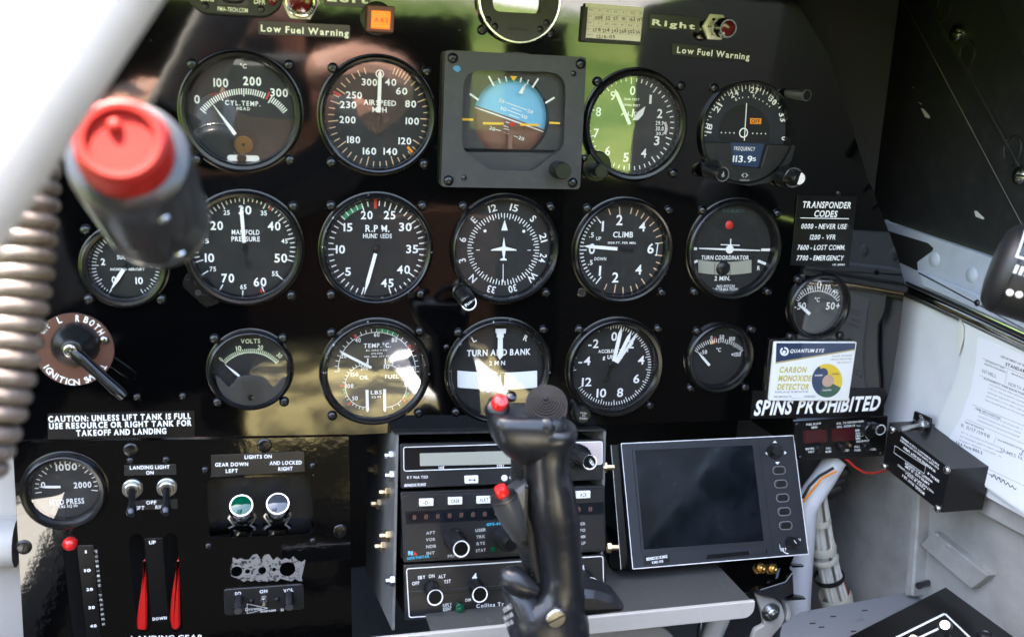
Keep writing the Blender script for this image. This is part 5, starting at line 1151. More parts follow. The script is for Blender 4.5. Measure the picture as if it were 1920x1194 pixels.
# toggle on the wall
zone('R'); c = Fr((WX-14,0,0), (0,-1,0), (0,0,1)).at(245, 670); t = thing('wall_switch', 'silver toggle switch on a small black plate beside the certificate', 'switch', c)
MB().prism(rpoly(PX(c, [(210,596),(298,636),(292,690),(268,745),(190,718)]), 1.5, 3), -2, 0, .3).build('plate', 'placard', t)
MB().num(c, 'ON', 250, 632, 18, .1, 26, 22).num(c, 'BACK', 218, 722, 16, .1, 44, 22).num(c, 'O', 210, 650, 16, .1).num(c, 'P', 283, 668, 16, .1).build('lettering', 'white_dim', t, 0)
MB().lathe([(5.2,0),(5.2,2),(4.4,2.4),(3.4,2.4),(3.4,6),(0,6)], 6, c=c.p(245,672,2)).build('nut', 'steel', t); p0, p1 = c.p(240,672,4), c.p(135,700,26); MB().tube([(*(p0+(p1-p0)*f), 4+22*f) for f in lin(0,1,7)], [1.7,1.8,2.0,2.3,2.6,2.9,2.2], 14).build('bat', 'steel', t)
# black electronics box on the wall
zone('O'); BX = Fr((WX-40,0,0), (0,-1,0), (0,0,1)); c = BX.at(680, 360); t = thing('converter_box', 'black box with white upside-down lettering under the side wall', 'box', c); c.g = t
P = PX(c, [(545,135),(846,366),(800,580),(512,352)]); MB().prism(P, -38, 0, .4).build('case', 'placard', t)
c_ = c
b = MB()
for s_, xa, ya, xb, yb, h in (('MODEL RUV 28-1',720,490,612,398,15),('PART # UVP-1',722,466,628,388,12),('VOLTAGE INPUT: 12VDC / 24VDC',765,485,588,348,11),('AMPERAGE: .111 AMP',745,445,625,352,13),('WEIGHT: 10.2 OUNCES',760,432,625,338,13),('SERIAL #',792,430,735,388,13),('WARNING! DO NOT OPEN',775,380,618,262,14),('THIS UNIT CONTAINS NO SERVICEABLE',792,368,600,226,10),('PARTS WARRANTY VOID IF OPENED',790,350,605,212,10)): b.text(c, s_, xa, ya-8, xb, yb-8, h, .1, 'b')
for a, q in (((573,250),(725,350)),((725,350),(718,388)),((718,388),(568,285)),((568,285),(573,250))): b.bar(c.p(*a,.1), c.p(*q,.1), .35, .1)
b.build('lettering', 'white', t, 0); screws(c, t, [(562,172),(521,352),(830,370),(785,560)], SCREW_B, .4)
# small black cockpit light at the right edge
zone('P'); o0 = at3(1864, 496, 590); ax = np.array([.75, -.62, -.22]); ax /= np.linalg.norm(ax)
c = Fr(o0, (1,0,0), (0,0,1)); t = thing('cockpit_light', 'black cylindrical cockpit light with a silver-edged label in front of the sill', 'light', c)
MB().lathe([(0,-2),(14,-1.5),(22,0),(26,2.5),(28,6),(28.4,9),(27.9,9.4),(27.9,10),(28.4,10.4),(28.4,90)], 56, ax=(ax[0], ax[2], -ax[1]), o=(0,0,0), cap1=True).build('body', 'rubber', t)
axl = np.array([ax[0], ax[2], -ax[1]]); e = np.array([-.2,.25,1.]); e -= axl*(e@axl); e /= np.linalg.norm(e); e2 = np.cross(e, axl)
def cyl(s_, ang, r): return np.array(axl*s_+(e*math.cos(ang)+e2*math.sin(ang))*r)
def patch(s0, s1, a0, a1, r, m, name):
    b = MB(); v = [cyl(s0+(s1-s0)*i/4, a0+(a1-a0)*j/10, r) for i in range(5) for j in range(11)]; f = [(i*11+j, i*11+j+1, (i+1)*11+j+1, (i+1)*11+j) for i in range(4) for j in range(10)]
    return b.add(v, f).build(name, m, t)
LF = Fr(c.w(*cyl(27, -.1, 28.9)), axl[0]*c.U+axl[1]*c.V+axl[2]*c.N, -(e2[0]*c.U+e2[1]*c.V+e2[2]*c.N))
patch(7, 60, .02, .78, 28.7, 'white_dim', 'label_edge'); patch(8.2, 60, .07, .73, 28.95, 'radio_dark', 'label')
[patch(9+3*i, 10.8+3*i, -.30, -.12, 28.7, 'white_dim', 'worn_lettering') for i in range(5)]; patch(11, 16, .26, .40, 29.1, 'white', 'label_mark')
for s_, a_ in ((12,-.72),(17,-.70)): MB().lathe([(2.2,-.3),(2.0,.8),(0,1.2)], 14, ax=cyl(0,a_,1), o=cyl(s_,a_,28.3)).build('pale_dot', 'card', t)

# ---- lower right: grey fuselage side, rib, ledge, shelf, console
W2 = Fr((WX+17,0,0), (0,-1,0), (0,0,1))
o = MB().box(-620, 190, -620, -60, -3, 0).build('fuselage_side', 'wall_grey'); struct(o, W2)
zone('T'); t = thing('fuselage_rib', 'vertical grey rib on the fuselage side below the black box', 'rib', W2); MB().prism(PX(W2, [(478,-60),(535,-60),(520,300),(480,860),(412,860),(455,400)], 12), 0, 12, 1.5).build('web', 'wall_grey', t)
t = thing('ledge_bracket', 'grey angled ledge riveted to the fuselage side', 'bracket', W2); MB().prism(rpoly(PX(W2, [(542,440),(650,332),(1100,690),(960,800)], 8), 1, 2), 0, 8, .7).build('angle', 'wall_grey', t); place(MB().lathe([(2.6,0),(2.2,1),(0,1.5)], 14).mesh('rivet', 'wall_grey'), 'rivet', t, *W2.p(680,362,8), 7.6); place(MB().lathe([(2.6,0),(2.2,1),(0,1.5)], 14).mesh('rivet', 'wall_grey'), 'rivet', t, *W2.p(770,445,8), 7.6)
MB().tube([(*W2.p(600,750,2), 1), (*W2.p(565,770,14), 18)], 3, 12).build('stud', 'screw', t)
t = thing('side_rail', 'long pale stringer along the fuselage side under the certificate', 'rail', W2); zone('O'); MB().prism(PX(W2, [(975,455),(1010,470),(1300,640),(1300,760),(960,575)], 10), 0, 10, 3).build('channel', 'wall_grey', t)
o = MB().box(-700, 580, -700, 300, 0, 3).build('firewall', 'matte_black'); struct(o, Fr((0,330,0), (1,0,0), (0,0,1)))
o = MB().box(-520, 570, -90, 330, -5, 0).build('footwell_floor', 'floor_grey'); struct(o, deck(-430))
o = MB().box(-520, 570, -1500, -90, -5, 0).build('cockpit_floor', 'floor_dark'); struct(o, deck(-430))
zone('P'); D1 = deck(-318); t = thing('floor_shelf', 'blue-grey metal shelf with scuffs between the wire bundle and black console', 'shelf', D1); MB().prism(PX(D1, [(1465,1170),(1500,1146),(1600,1128),(1730,1104),(1850,1180),(1700,1330),(1440,1330)]), -6, 0, .6).build('plate', 'floor_grey', t)
b = MB(); rnd = random.Random(9)
for x, y in ((1562,1155),(1621,1144),(1600,1183),(1540,1175),(1523,1168)): u, v = D1.p(x, y); b.flat(rpoly([(u-3,v-.8),(u+2.5,v-1.2),(u+3.2,v+.7),(u-2,v+1.2)], .5, 2), .1)
b.build('scuffs', 'recess', t, 0)
zone('T'); D2 = deck(-292); c = D2.at(1000, 1000); t = thing('side_console', 'black side console with a white outlined switch area', 'console', c); c.g = t
MB().prism(rpoly(PX(c, [(-260,1296),(0,1163),(1100,602),(1180,602),(1500,880),(1700,1500),(-200,1600)]), 4, 4), -40, 0, .8).build('top_plate', 'placard', t)
b = MB()
for a, q in (((330,1206),(748,1000)),((748,1000),(1010,1250)),((520,1205),(705,1118))): b.bar(c.p(*a,.1), c.p(*q,.1), 2.1, .1)
b.num(c, 'START', 1335, 1150, 26, .1, 130, -20, 'b').build('white_lines', 'white', t, 0)
p0, p1 = c.p(775,1190,3), c.p(748,1092,26); MB().tube([(*(p0+(p1-p0)*f), 1+25*f) for f in lin(0,1,8)], [3,3,2.6,2.6,2.9,4.3,5.2,3.4], 16).build('toggle_bat', 'steel', t)
p0, p1 = c.p(500,1215,3), c.p(495,1190,10); MB().tube([(*p0, 1), (*p1, 8)], [3,3.4], 14).build('toggle_bat', 'cad_gold', t)
for x, y, r in ((1150,890,8),(1265,1060,8),(1075,1175,6)): MB().lathe([(r,-.1),(r,2.5),(r*.8,3.5),(r*.7,2.6),(0,2.6)], 24, c=c.p(x, y, 2)).build('recessed_button', 'knob_black', t)
u, v = c.p(1160,895,3); MB().bar((u-6,v-2), (u+6,v+2), 1.6, 2.7).build('button_mark', 'white_grey', t, 0)
# tray under the radios
zone('P'); LP = Fr((0,-78,0), (1,0,0), (0,0,1)); lp = LP.p(1180, 1148); zl = LP.p(1180,1150)[1]; xr = LP.p(1419,1105)[0]; xl = LP.p(650,1172)[0]
t = thing('radio_tray', 'white lipped tray under the radios and map display', 'tray', LP)
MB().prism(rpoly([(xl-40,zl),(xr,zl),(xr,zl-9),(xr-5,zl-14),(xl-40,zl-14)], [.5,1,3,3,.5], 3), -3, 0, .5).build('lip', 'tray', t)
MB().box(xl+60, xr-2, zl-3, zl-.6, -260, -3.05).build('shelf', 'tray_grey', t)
# pedal parts seen below the tray
zone('N'); q3 = Fr((0,-10,0), (1,0,0), (0,0,1)); c = q3.at(150, 1180); t = thing('pedal_plate', 'pale rounded plate below the white tray', 'plate', c); MB().prism(rpoly(PX(c, [(-300,1150),(60,1118),(330,1118),(430,1190),(470,1330),(-300,1330)]), 9, 5), -4, 0, 1).build('plate', 'tray', t)
c = q3.at(670, 1120); t = thing('white_tube', 'white curved tube rising under the tray', 'tube', c); MB().tube([(*c.p(x, y, -6), -6) for x, y in ((690,1030),(685,1075),(660,1130),(630,1200),(610,1300))], 8.5, 18).build('tube', 'tray', t)
c = q3.at(560, 1130); t = thing('coil_spring', 'thin steel coil spring below the tray', 'spring', c); pa, pb = c.p(578,1060,-20), c.p(556,1290,-20); MB().tube([np.array([*(pa+(pb-pa)*i/360), -20])+np.array([2.0*math.cos(i*.7), 0, 2.0*math.sin(i*.7)]) for i in range(360)], .6, 5).build('coil', 'screw_bright', t)
zone('X'); q4 = Fr((0,-20,0), (1,0,0), (0,0,1)); c = q4.at(430, 650); t = thing('hinge_fitting', 'pale grey hinge fitting with a castle nut', 'fitting', c)
MB().prism(rpoly(PX(c, [(225,440),(440,490),(520,560),(555,700),(520,800),(420,900),(380,990),(160,990),(215,840),(320,790),(290,640)]), 2.5, 3), -4, 0, .8).build('lug', 'tray', t); MB().prism(rpoly(PX(c, [(540,515),(590,530),(622,640),(600,740),(560,740),(575,640)]), 1.5, 3), -6, 1, .6).build('lug', 'tray', t)
MB().lathe([(8.5,-.1),(8.5,1.2),(5.2,1.4),(5.2,5),(4.4,5.8),(2.6,5.8),(2.6,8),(0,8.4)], 12, c=c.p(400,650,2)).build('castle_nut', 'steel', t); MB().tube([(*c.p(330,680,5), 5), (*c.p(470,640,6), 6)], .9, 8).build('split_pin', 'steel', t)
t = thing('bracket_clip', 'black slotted clip beside the map display bracket', 'clip', c); MB().prism(PX(c, [(240,400),(560,300),(640,190),(655,500),(560,515),(250,440)], 8), 2, 8, .4).build('plate', 'panel', t); MB().prism(PX(c, [(640,118),(765,120),(755,135),(640,142)], 6), 2, 6).build('tab', 'panel', t); MB().prism(PX(c, [(560,505),(660,465),(790,490),(770,500),(570,515)], 10), 5, 10).build('tab', 'panel', t)
# white strut and wire bundle
zone('O'); q5 = Fr((0,18,0), (1,0,0), (0,0,1)); c = q5.at(150, 560); t = thing('white_strut', 'thick white strut tube running up behind the map display', 'strut', c)
MB().tube([(*c.p(x, y), z) for x, y, z in ((300,330,-6),(230,420,-3),(160,500,0),(125,560,0),(112,700,0),(100,850,0),(92,1000,0),(85,1150,0))], [10,10.5,11,11.5,12,12,12,12], 22).build('tube', 'wall_white', t)
c = q5.off(0,0,-14).at(230, 800); t = thing('wire_bundle', 'pale wire bundle wrapped with tape and a black tie', 'wires', c)
path = [(185,470),(190,560),(205,680),(225,800),(255,920),(300,1050)]; rnd = random.Random(4)
for i in range(22):
    a = i*2.4; rr = 3+8.5*((i*.37) % 1); L = []
    for j, (x, y) in enumerate(path):
        u, v = c.p(x, y); k = .6+.5*j/5; L.append((u+k*(rr*1.15*math.cos(a+.15*j))+rnd.uniform(-.5,.5), v, k*rr*math.sin(a+.15*j)))
    MB().tube(L, 1.7, 7).build('wire', 'wire_red' if i == 13 else 'wire_white', t)
for f, m, hgt in ((.30,'wire_tape',3.4),(.52,'wire_tape',4.5),(.60,'wire_tape',3),(.76,'rubber',2.6),(.92,'wire_tape',6)):
    i = f*5; k = int(i); x = path[k][0]+(path[k+1][0]-path[k][0])*(i-k); y = path[k][1]+(path[k+1][1]-path[k][1])*(i-k); u, v = c.p(x, y); sc_ = .62+.5*f
    d = c.p(*path[k+1])-c.p(*path[k]); d /= np.linalg.norm(d); MB().lathe([(13.6*sc_,-hgt),(14.4*sc_,0),(13.6*sc_,hgt)], 22, ax=(d[0], d[1], 0), o=(u, v, 0)).build('cable_tie' if m == 'rubber' else 'tape_wrap', m, t)
c = q5.at(430, 360); t = thing('red_wire', 'thin red wire running from the fuel computer to the black box', 'wire', c); MB().tube([(*c.p(x, y, z), z) for x, y, z in ((325,315,6),(345,325,8),(375,355,10),(420,382,12),(470,386,12),(530,372,10),(560,355,6))], 1.1, 8).build('wire', 'wire_red', t)
c = q5.at(150, 470); t = thing('orange_wire', 'orange and black wires beside the white strut', 'wire', c); MB().tube([(*c.p(x, y, 14), 14) for x, y in ((285,375),(215,410),(160,475),(120,530))], 1.0, 8).build('orange_wire', 'orange', t); MB().tube([(*c.p(x, y, 14), 14) for x, y in ((270,360),(200,400),(150,450),(118,510))], 1.3, 8).build('black_wire', 'rubber', t)
c = q5.off(0,0,-20).at(260, 440); t = thing('cable_connector', 'black cable connectors behind the white strut', 'connector', c)
for x, y in ((275,430),(255,470),(290,395)): MB().lathe([(7,-9),(7.6,-4),(7.6,4),(7,9),(4,11)], 18, ax=(.8,.5,.2), o=(*c.p(x, y), 0)).build('plug', 'matte_black', t)
zone('L'); c = Fr((0,40,0), (1,0,0), (0,0,1)).at(20, 500); t = thing('left_side_wall', 'pale grey wall with a rolled step left of the lower panel', 'wall', c); MB().prism(PX(c, [(-260,100),(70,100),(140,1300),(-260,1300)]), -4, 0).build('skin', 'tray', t); MB().tube([(*c.p(-260,610,3), 3), (*c.p(95,600,3), 3)], 18, 20).build('roll', 'tray', t)
# ---- control stick grip
zone('Q'); SP = Fr((0,-150,0), (1,0,0), (0,0,1)); c = SP.at(430, 1180); t = thing('control_stick', 'black control stick grip with red button and ribbed cone on top', 'control stick', c); c.g = t
def loft(rows, m, name, par, seg=28, dmul=.62, pw=2.4, caps=True):
    """rows: (y, left, right, depth offset, depth half) zone px; superellipse sections"""
    b = MB(); v = []; f = []
    for r_ in rows:
        y, l, r = r_[:3]; dz = r_[3] if len(r_) > 3 else 0; a0, a1 = c.p(l, y), c.p(r, y); cc = (a0+a1)/2; h = np.linalg.norm(a1-a0)/2; dh = r_[4] if len(r_) > 4 else h*dmul
        ux = (a1-a0)/(2*h)
        for k in range(seg):
            q = 2*math.pi*k/seg; cs, sn = math.cos(q), math.sin(q); e = 2/pw
            x = h*math.copysign(abs(cs)**e, cs); z = dh*math.copysign(abs(sn)**e, sn); v.append((cc[0]+ux[0]*x, cc[1]+ux[1]*x, z+dz))
    n = len(rows)
    for i in range(n-1):
        for k in range(seg): j = (k+1) % seg; f.append((i*seg+k, i*seg+j, (i+1)*seg+j, (i+1)*seg+k)[::-1])
    if caps: f.append(tuple(range(seg))); f.append(tuple((n-1)*seg+k for k in range(seg))[::-1])
    return b.add(v, f).build(name, m, par, 60)
loft([(228,306,494,8,17),(250,300,500,8,19),(290,285,495,6,19),(330,282,478,4,19),(380,282,470,3,20),(440,284,478,3,21),(500,286,494,3,22),(570,288,508,2,22.5),(640,296,520,2,22.5),(720,322,528,0,21),(800,338,534,0,21),(880,350,540,0,21),(940,340,544,0,21),(985,300,548,0,22),(1010,235,550,0,23),(1050,212,556,0,25),(1100,208,566,0,27),(1150,212,568,0,27),(1190,226,560,0,26),(1260,250,540,0,24)], 'grip', 'grip_body', t, pw=2.3)
loft([(172,134,430,6,14),(184,125,446,6,18),(225,127,446,6,19),(270,136,440,6,19),(310,150,430,5,18.5),(345,178,410,4,17),(375,214,390,2,15),(398,246,370,1,11)], 'grip', 'head', t, pw=4.5)
MB().tube([(*c.p(x, y, z), z) for x, y, z in ((200,888,6),(206,898,7),(220,915,8),(240,935,9),(268,955,11),(300,972,13),(335,985,15),(355,992,16))], [2.5,5.2,7.6,8.8,8.4,6.8,4.4,2.2], 24).build('hand_rest', 'grip', t)
loft([(930,200,300,0,8),(960,186,330,0,13),(1000,196,360,0,18),(1040,208,380,0,22)], 'grip', 'base_shoulder', t)
b = MB(); P = [(536,975),(600,980),(680,1003),(722,1030),(733,1052),(728,1070),(700,1076),(520,1086),(470,1084),(500,1040)]; b.prism(rpoly(PX(c, P, 8), 1.2, 3), -9, 13, 4); b.build('fin', 'grip', t)
# ribbed cone switch
p = c.p(393, 168, 12); rr = 90*c.scale(393, 150, 12)[0]; prof = []
for i in range(9): r_ = rr*(1-i/9); prof += [(r_, .2+i*.95), (r_-.15*rr/9, 1.7+i*.95), (r_-.5*rr/9, 1.7+i*.95), (r_-.7*rr/9, .5+i*.95)]
AXC = np.array([-.26,.68,.68]); MB().lathe([(rr*.9,-7),(rr*.96,-3),(rr,0)]+prof+[(1.2,9.6),(0,10)], 44, ax=AXC, o=(*p, 10)).build('ribbed_cone', 'cone', t)
MB().lathe([(rr*.84,-10),(rr*.99,-5.5),(rr*.99,-4.5),(rr*.88,-4)], 44, ax=AXC, o=(*p, 10)).build('cone_collar', 'brown_dark', t)
p = c.p(182, 166, 12); MB().lathe([(4.8,-1),(4.8,4),(3.9,5.3),(0,5.8)], 28, ax=(.05,.75,.66), o=(*p, 10)).build('trigger_button', 'red_plastic', t); MB().lathe([(7,-8),(7,-1.6),(6.2,-.6),(4.9,-.2)], 28, ax=(.05,.75,.66), o=(*p, 10)).build('button_ring', 'knob_black', t)
MB().lathe([(3.2,-2),(3,1),(0,2)], 16, ax=(0,.8,.6), o=(*c.p(238,128,8), 6)).build('screw', 'screw', t)
# ribbed side strip
b = MB()
for i in range(34):
    y = 352+17*i; l0 = 247+max(0, (y-620))*.20; l1 = 296+max(0, (y-500))*.10; b.tube([(*c.p(l0+2, y, -4), -4), (*c.p(l0+6, y+1, 3), 3), (*c.p((l0+l1)/2+6, y+5, 7.5), 7.5)], .7, 6)
b.build('ribbed_strip', 'rubber', t)
loft([(352,246,330,-5,13),(450,248,340,-5,13),(600,250,350,-6,13),(750,262,360,-6,13),(860,285,370,-6,13),(930,310,380,-6,13)], 'rubber', 'strip_backing', t)
# side button housing
p0, p1 = c.p(196,562,10), c.p(287,790,6); b = MB(); b.tube([(*p0, 12), (*(p0+(p1-p0)*.35), 12), (*(p0+(p1-p0)*.75), 10), (*p1, 6)], [8.6,8.2,5.4,1.2], 24); b.build('button_housing', 'grip_grey', t)
MB().prism(rpoly(PX(c, [(150,600),(205,572),(303,500),(300,640),(292,780),(275,770)], 12), 1, 2), 2, 15, 2).build('housing_web', 'grip_grey', t)
ax = np.array([*(p0-p1), 2.]); ax /= np.linalg.norm(ax); q = np.array([*p0, 12]); MB().lathe([(8.7,-1),(8.7,0),(7.2,.8),(4,1.2)], 26, ax=ax, o=q).build('housing_rim', 'knob_black', t); MB().lathe([(4,0),(4,6),(3.5,6.8),(0,7)], 24, ax=ax, o=q).build('side_button', 'red_plastic', t)
MB().lathe([(6.2,0),(6.2,2.2),(5.4,3),(0,3.2)], 26, c=c.p(433,1112,28)).build('screw_boss', 'steel', t).location = (0, 0, .0255); u, v = c.p(433,1112,28); MB().bar((u-5,v-2), (u+5,v+2.4), .9, 28.8).build('screw_slot', 'recess', t, 0)
MB().lathe([(6.6,0),(6,1.6),(4,3),(0,3.6)], 22, c=c.p(397,275,24), mod=None).build('thumb_stud', 'grip', t).location = (0, 0, .0215)
MB().lathe([(4.6,0),(4.4,.8),(3.6,1.1),(3.2,.7),(0,.6)], 22, c=c.p(402,382,20)).build('grip_plug', 'grip', t).location = (0, 0, .0185)
b = MB(); b.text(c, 'ASSEMBLY', 205, 1085, 242, 1058, 22, 20, 'b').text(c, '1110 R-B8', 205, 1120, 244, 1098, 20, 20, 'b').text(c, '1100-10', 208, 1150, 244, 1132, 20, 20, 'b'); b.build('cast_lettering', 'white_dim', t, 0)
MB().num(c, '082110', 189, 280, 22, 25.6, 60, 84).build('stamp', 'recess', t, 0)
b = MB(); L = [(*c.p(x, y, 18), z) for x, y, z in ((404,410,19.2),(412,500,20.1),(420,600,20.9),(426,700,21.2),(430,800,21.2),(432,900,21.2))]; b.tube(L, .35, 5); b.build('mould_seam', 'grip', t)
MB().tube([(*c.p(400,1230), 0), (*c.p(402,1420), 0), (*c.p(404,1700), 10)], 15, 22).build('stick_tube', 'matte_black', t)

# ---- foreground, left: cockpit light, coiled cord, windscreen frame
zone('P')
def world_thing(name, label, cat, o): return thing(name, label, cat, Fr(o, (1,0,0), (0,1,0)))
P0, P1 = at3(238, 290, 335), at3(300, 420, 412); ax = (P0-P1)/np.linalg.norm(P0-P1); L = np.linalg.norm(P0-P1)
t = world_thing('cockpit_light', 'black cylindrical cockpit light with a red lens cap beside the windscreen frame', 'light', P1)
MB().lathe([(0,-3),(17,-3),(19.5,-1),(20.6,2),(20.6,8),(21,8.5),(21.4,L-6),(20.6,L-2),(18,L-.4),(15,L)], 72, ax=ax, o=(0,0,0)).build('body', 'grip_body', t)
o = MB().lathe([(16.4,L-1),(16.6,L+4),(15.6,L+9),(15,L+13),(13.6,L+14),(11.6,L+13.8),(11,L+12.2),(0,L+12)], 56, ax=ax, o=(0,0,0), mod=lambda k: -.35*(k % 2)).build('lens_cap', 'cap_red', t)
MB().lathe([(2.6,L+11),(2.5,L+13),(1.6,L+14),(0,L+14.3)], 20, ax=ax, o=-.0*ax+np.cross(ax, np.array([1,0,0]))*5.5-np.array([2,0,0])).build('cap_stud', 'cap_red', o)
MB().lathe([(21.55,L*.12),(21.75,L*.12+.4),(21.75,L*.12+1.2),(21.5,L*.12+1.6)], 56, ax=ax, o=(0,0,0)).build('seam_ring', 'steel', t)
e1 = -CR-ax*(-CR@ax); e1 /= np.linalg.norm(e1); e2 = np.cross(ax, e1); b = MB()
def cy2(s_, a, r): return ax*s_+(e1*math.cos(a)+e2*math.sin(a))*r
sg = 1 if cy2(0, .5, 1)@CF < cy2(0, -.5, 1)@CF else -1
def cpatch(s0, s1, a0, a1, r, m, name):
    b = MB(); v = [cy2(s0+(s1-s0)*i/3, sg*(a0+(a1-a0)*j/10), r) for i in range(4) for j in range(11)]
    f = [(i*11+j, i*11+j+1, (i+1)*11+j+1, (i+1)*11+j) for i in range(3) for j in range(10)]; return b.add(v, f).build(name, m, t)
cpatch(L*.16, L*.86, .15, .85, 21.5, 'card', 'label_edge'); cpatch(L*.2, L*.82, .15, .76, 21.65, 'matte_black', 'label')
for s_ in (.2, .8): MB().lathe([(2.4,-.4),(2.2,.5),(0,.9)], 16, ax=cy2(0, sg*2.15, 1), o=cy2(L*s_, sg*2.15, 21.3)).build('screw', 'chrome', t)
MB().lathe([(2.6,-.4),(2.4,.7),(1.4,1.2),(0,1)], 16, ax=cy2(0, sg*1.35, 1), o=cy2(L*.45, sg*1.35, 21.3)).build('switch_button', 'knob_black', t)
MB().tube([cy2(L*.3, sg*-.6, 18), cy2(L*.3, sg*-.6, 34), cy2(L*.3, sg*-.6, 60)], 6, 14).build('mount_arm', 'matte_black', t)
path = [at3(x, y, d) for x, y, d in ((50,290,395),(46,400,392),(34,520,388),(18,620,384),(2,700,380),(-22,790,376),(-60,890,372))]
t = world_thing('coiled_cord', 'thick brown coiled cord hanging under the windscreen frame', 'cord', path[0])
seg = [np.linalg.norm(path[i+1]-path[i]) for i in range(6)]; tot = sum(seg); pts = []; NT_ = 18*tot/130; turns = tot/7.1
def along(s_):
    for i in range(6):
        if s_ <= seg[i] or i == 5: return path[i]+(path[i+1]-path[i])*min(s_/seg[i], 1.02), (path[i+1]-path[i])/seg[i]
        s_ -= seg[i]
N_ = int(turns*22)
for i in range(N_+1):
    p, d = along(tot*i/N_); a = 2*math.pi*turns*i/N_; e1 = CR-d*(CR@d); e1 /= np.linalg.norm(e1); e2 = np.cross(d, e1); pts.append(p-path[0]+(e1*math.cos(a)+e2*math.sin(a))*10.2)
MB().tube(pts, 3.35, 12).build('coil', 'hose', t)
fr = [at3(x, y, d) for x, y, d in ((330,-330,300),(167,-97,285),(14,123,272),(-139,343,258),(-330,620,245))]
t = world_thing('windscreen_bow', 'broad pale painted windscreen frame tube crossing the upper left corner', 'frame', fr[1])
b = MB(); v = []; f = []; SG = 32
for i, p in enumerate(fr):
    d = fr[min(i+1,4)]-fr[max(i-1,0)]; d /= np.linalg.norm(d); e2 = CF-d*(CF@d); e2 /= np.linalg.norm(e2); e1 = np.cross(d, e2)
    for k in range(SG): a = 2*math.pi*k/SG; v.append(p-fr[1]+e1*26*math.copysign(abs(math.cos(a))**.8, math.cos(a))+e2*14*math.copysign(abs(math.sin(a))**.8, math.sin(a)))
for i in range(4):
    for k in range(SG): j = (k+1) % SG; f.append((i*SG+k, i*SG+j, (i+1)*SG+j, (i+1)*SG+k))
b.add(v, f); o = b.build('tube', 'frame_paint', t, 60)

# ---- what lies around the camera and shows in the gloss: seat, cockpit sides, airfield, plus added shades and reflectors
t = thing('shade_hood', 'unseen black hood shaped to shade the instrument panel', 'shade_hood', ID); MB().add([(-620,340,230),(640,340,230),(640,-150,196),(-620,-150,196),(-620,340,234),(640,340,234),(640,-150,200),(-620,-150,200)], [(0,1,2,3),(7,6,5,4),(0,4,5,1),(1,5,6,2),(2,6,7,3),(3,7,4,0)]).build('hood', 'matte_black', t)  # unseen hood shaped to keep sun off the panel and stick
o = MB().box(-4, 0, -20, 350, -700, 232).build('leak_cover', 'matte_black'); struct(o, Fr((-460,0,0), (1,0,0), (0,1,0)))  # unseen side sheet added to stop light leaking in behind the panel
t = thing('paper_shade', 'unseen black plate added to shade the papers', 'shade_plate', ID); MB().add([(340,-151,197),(600,-151,197),(600,-300,212),(380,-300,212),(340,-151,201),(600,-151,201),(600,-300,216),(380,-300,216)], [(3,2,1,0),(4,5,6,7),(0,1,5,4),(1,2,6,5),(2,3,7,6),(3,0,4,7)]).build('plate', 'matte_black', t)  # unseen plate added to keep sun off the papers
t = thing('pilot_seat', 'pilot seat with olive cushion behind the camera', 'seat', Fr((190,-800,-430), (1,0,0), (0,1,0)))
MB().prism(rrect(-215, 215, -180, 270, 60), 0, 110, 30).build('cushion', 'seat_fabric', t); MB().box(-215, 215, -215, -180, 0, 330).build('backrest', 'leather', t)
b = MB()
for x in (40, 120): b.prism([(x-28,-150),(x+18,-170),(x+30,240),(x-20,200)], 110, 116, 2)
b.build('glint_straps', 'co_white', t)  # white straps added for highlights in the panel gloss
t = thing('rear_bulkhead', 'unseen bulkhead and sheets behind the seat, darkening the panel reflections', 'bulkhead', Fr((80,-1040,-430), (1,0,0), (0,1,0))); MB().box(-560, 460, -10, 0, 0, 470).build('sheet', 'reflected_dark', t); MB().box(-560, 285, -30, -12, 300, 665).build('reflection_screen', 'reflected_dark', t); MB().box(350, 465, -30, -12, 300, 665).build('reflection_strip', 'reflected_dark', t); MB().prism(rrect(-30, 180, -60, 0, 20), 420, 560, 20).build('headrest', 'leather', t)  # dark sheets and headrest added to shape reflections in the gloss
t = thing('aft_side_wall', 'unseen cockpit side wall, blackened to darken the panel reflections', 'wall', Fr((WX+10,-800,-430), (1,0,0), (0,1,0))); MB().box(0, 4, -400, 615, -40, 412).build('skin', 'reflected_dark', t)  # unseen wall blackened so the panel mirrors it dark
t = thing('side_console', 'unseen pale box added for a bright reflection in the lower panel', 'console', Fr((-320,-300,-430), (1,0,0), (0,1,0))); MB().box(-100, 100, -110, 90, 0, 70).build('top', 'tray', t)  # pale box added for a bright patch in the lower panel's gloss
t = thing('left_cockpit_wall', 'pale cockpit wall on the open side of the camera', 'wall', Fr((-420,-600,-430), (1,0,0), (0,1,0))); MB().box(-4, 0, -600, 680, 0, 330).build('skin', 'wall_grey', t)
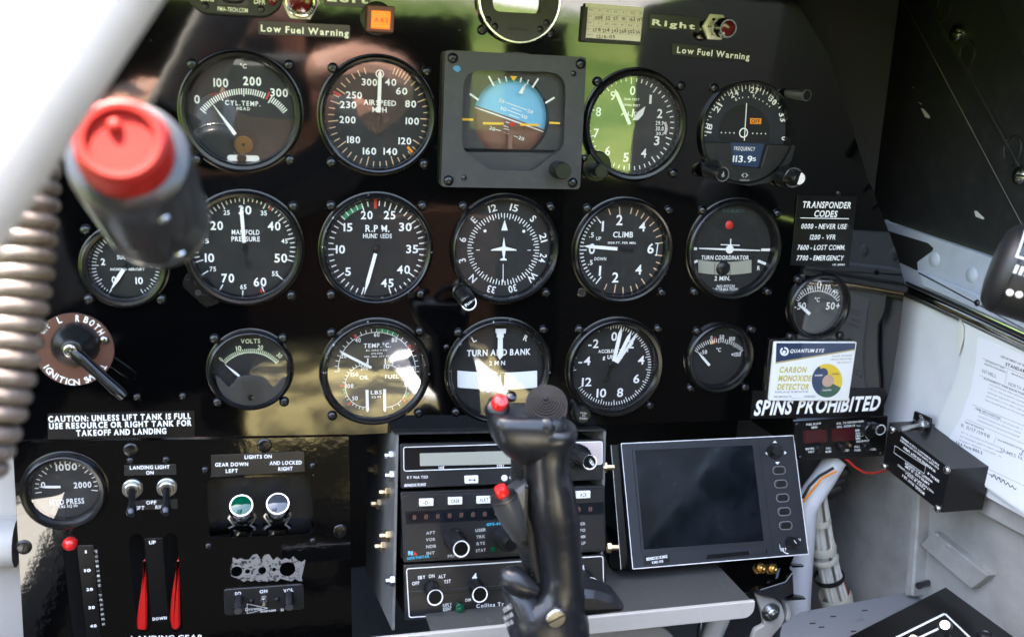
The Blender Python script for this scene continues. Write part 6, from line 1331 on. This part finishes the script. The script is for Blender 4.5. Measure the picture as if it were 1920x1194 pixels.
# the photographer, seen only as a reflection
def skinned(name, joints, edges, rad, m, par):
    me = bpy.data.meshes.new(name); me.from_pydata([tuple(x*.001 for x in q) for q in joints], edges, []); o = bpy.data.objects.new(name, me); COL.objects.link(o); o.parent = par; me.materials.append(MT[m])
    o.modifiers.new('Skin', 'SKIN'); me.skin_vertices.new() if not me.skin_vertices else None
    for i, r in enumerate(rad): me.skin_vertices[0].data[i].radius = (r*.001, r*.001); me.skin_vertices[0].data[i].use_root = (i == 0)
    s_ = o.modifiers.new('Subdivision', 'SUBSURF'); s_.levels = 2; s_.render_levels = 2; return o
t = thing('person', 'photographer in a dark shirt holding a camera, mirrored in the gloss', 'person', ID)
J = [(-60,-960,-60),(-30,-880,60),(0,-830,120),(5,-815,190),(5,-812,250),(-190,-900,40),(-190,-790,20),(-120,-730,60),(-50,-712,100),(150,-900,50),(205,-800,110),(130,-735,135),(60,-712,115)]
skinned('body', J, [(0,1),(1,2),(2,3),(3,4),(1,5),(5,6),(6,7),(7,8),(1,9),(9,10),(10,11),(11,12)], [90,90,55,72,60,60,46,36,28,60,46,36,28], 'skin', t)
skinned('shirt', [(-380,-1250,-330),(-200,-1090,-170),(-60,-965,-40),(-25,-885,50),(-190,-905,35),(-192,-840,25),(150,-905,45),(178,-855,75)], [(0,1),(1,2),(2,3),(3,4),(4,5),(3,6),(6,7)], [170,165,145,110,82,64,82,64], 'shirt', t)
t = thing('photo_camera', 'black camera held by the photographer', 'camera', Fr((0,-735,100), (1,0,0), (0,1,0))); MB().prism(rrect(-68, 68, -35, 10, 12), -45, 45, 8).build('camera_body', 'matte_black', t); MB().box(-22, 22, -25, 5, 45, 68).build('viewfinder', 'matte_black', t)
o = bpy.data.objects.new('grass_ground', MB().box(-800000, 800000, -800000, 800000, -100, 0).mesh('grass_ground', 'grass')); COL.objects.link(o); o['kind'] = 'structure'; o.location = (0, 0, -2.3)
o = bpy.data.objects.new('taxiway', MB().box(-200000, 200000, -3000, 3000, 0, 4).mesh('taxiway', 'concrete')); COL.objects.link(o); o['kind'] = 'structure'; o.location = (6, -24, -2.3); o.rotation_euler = (0, 0, .5)
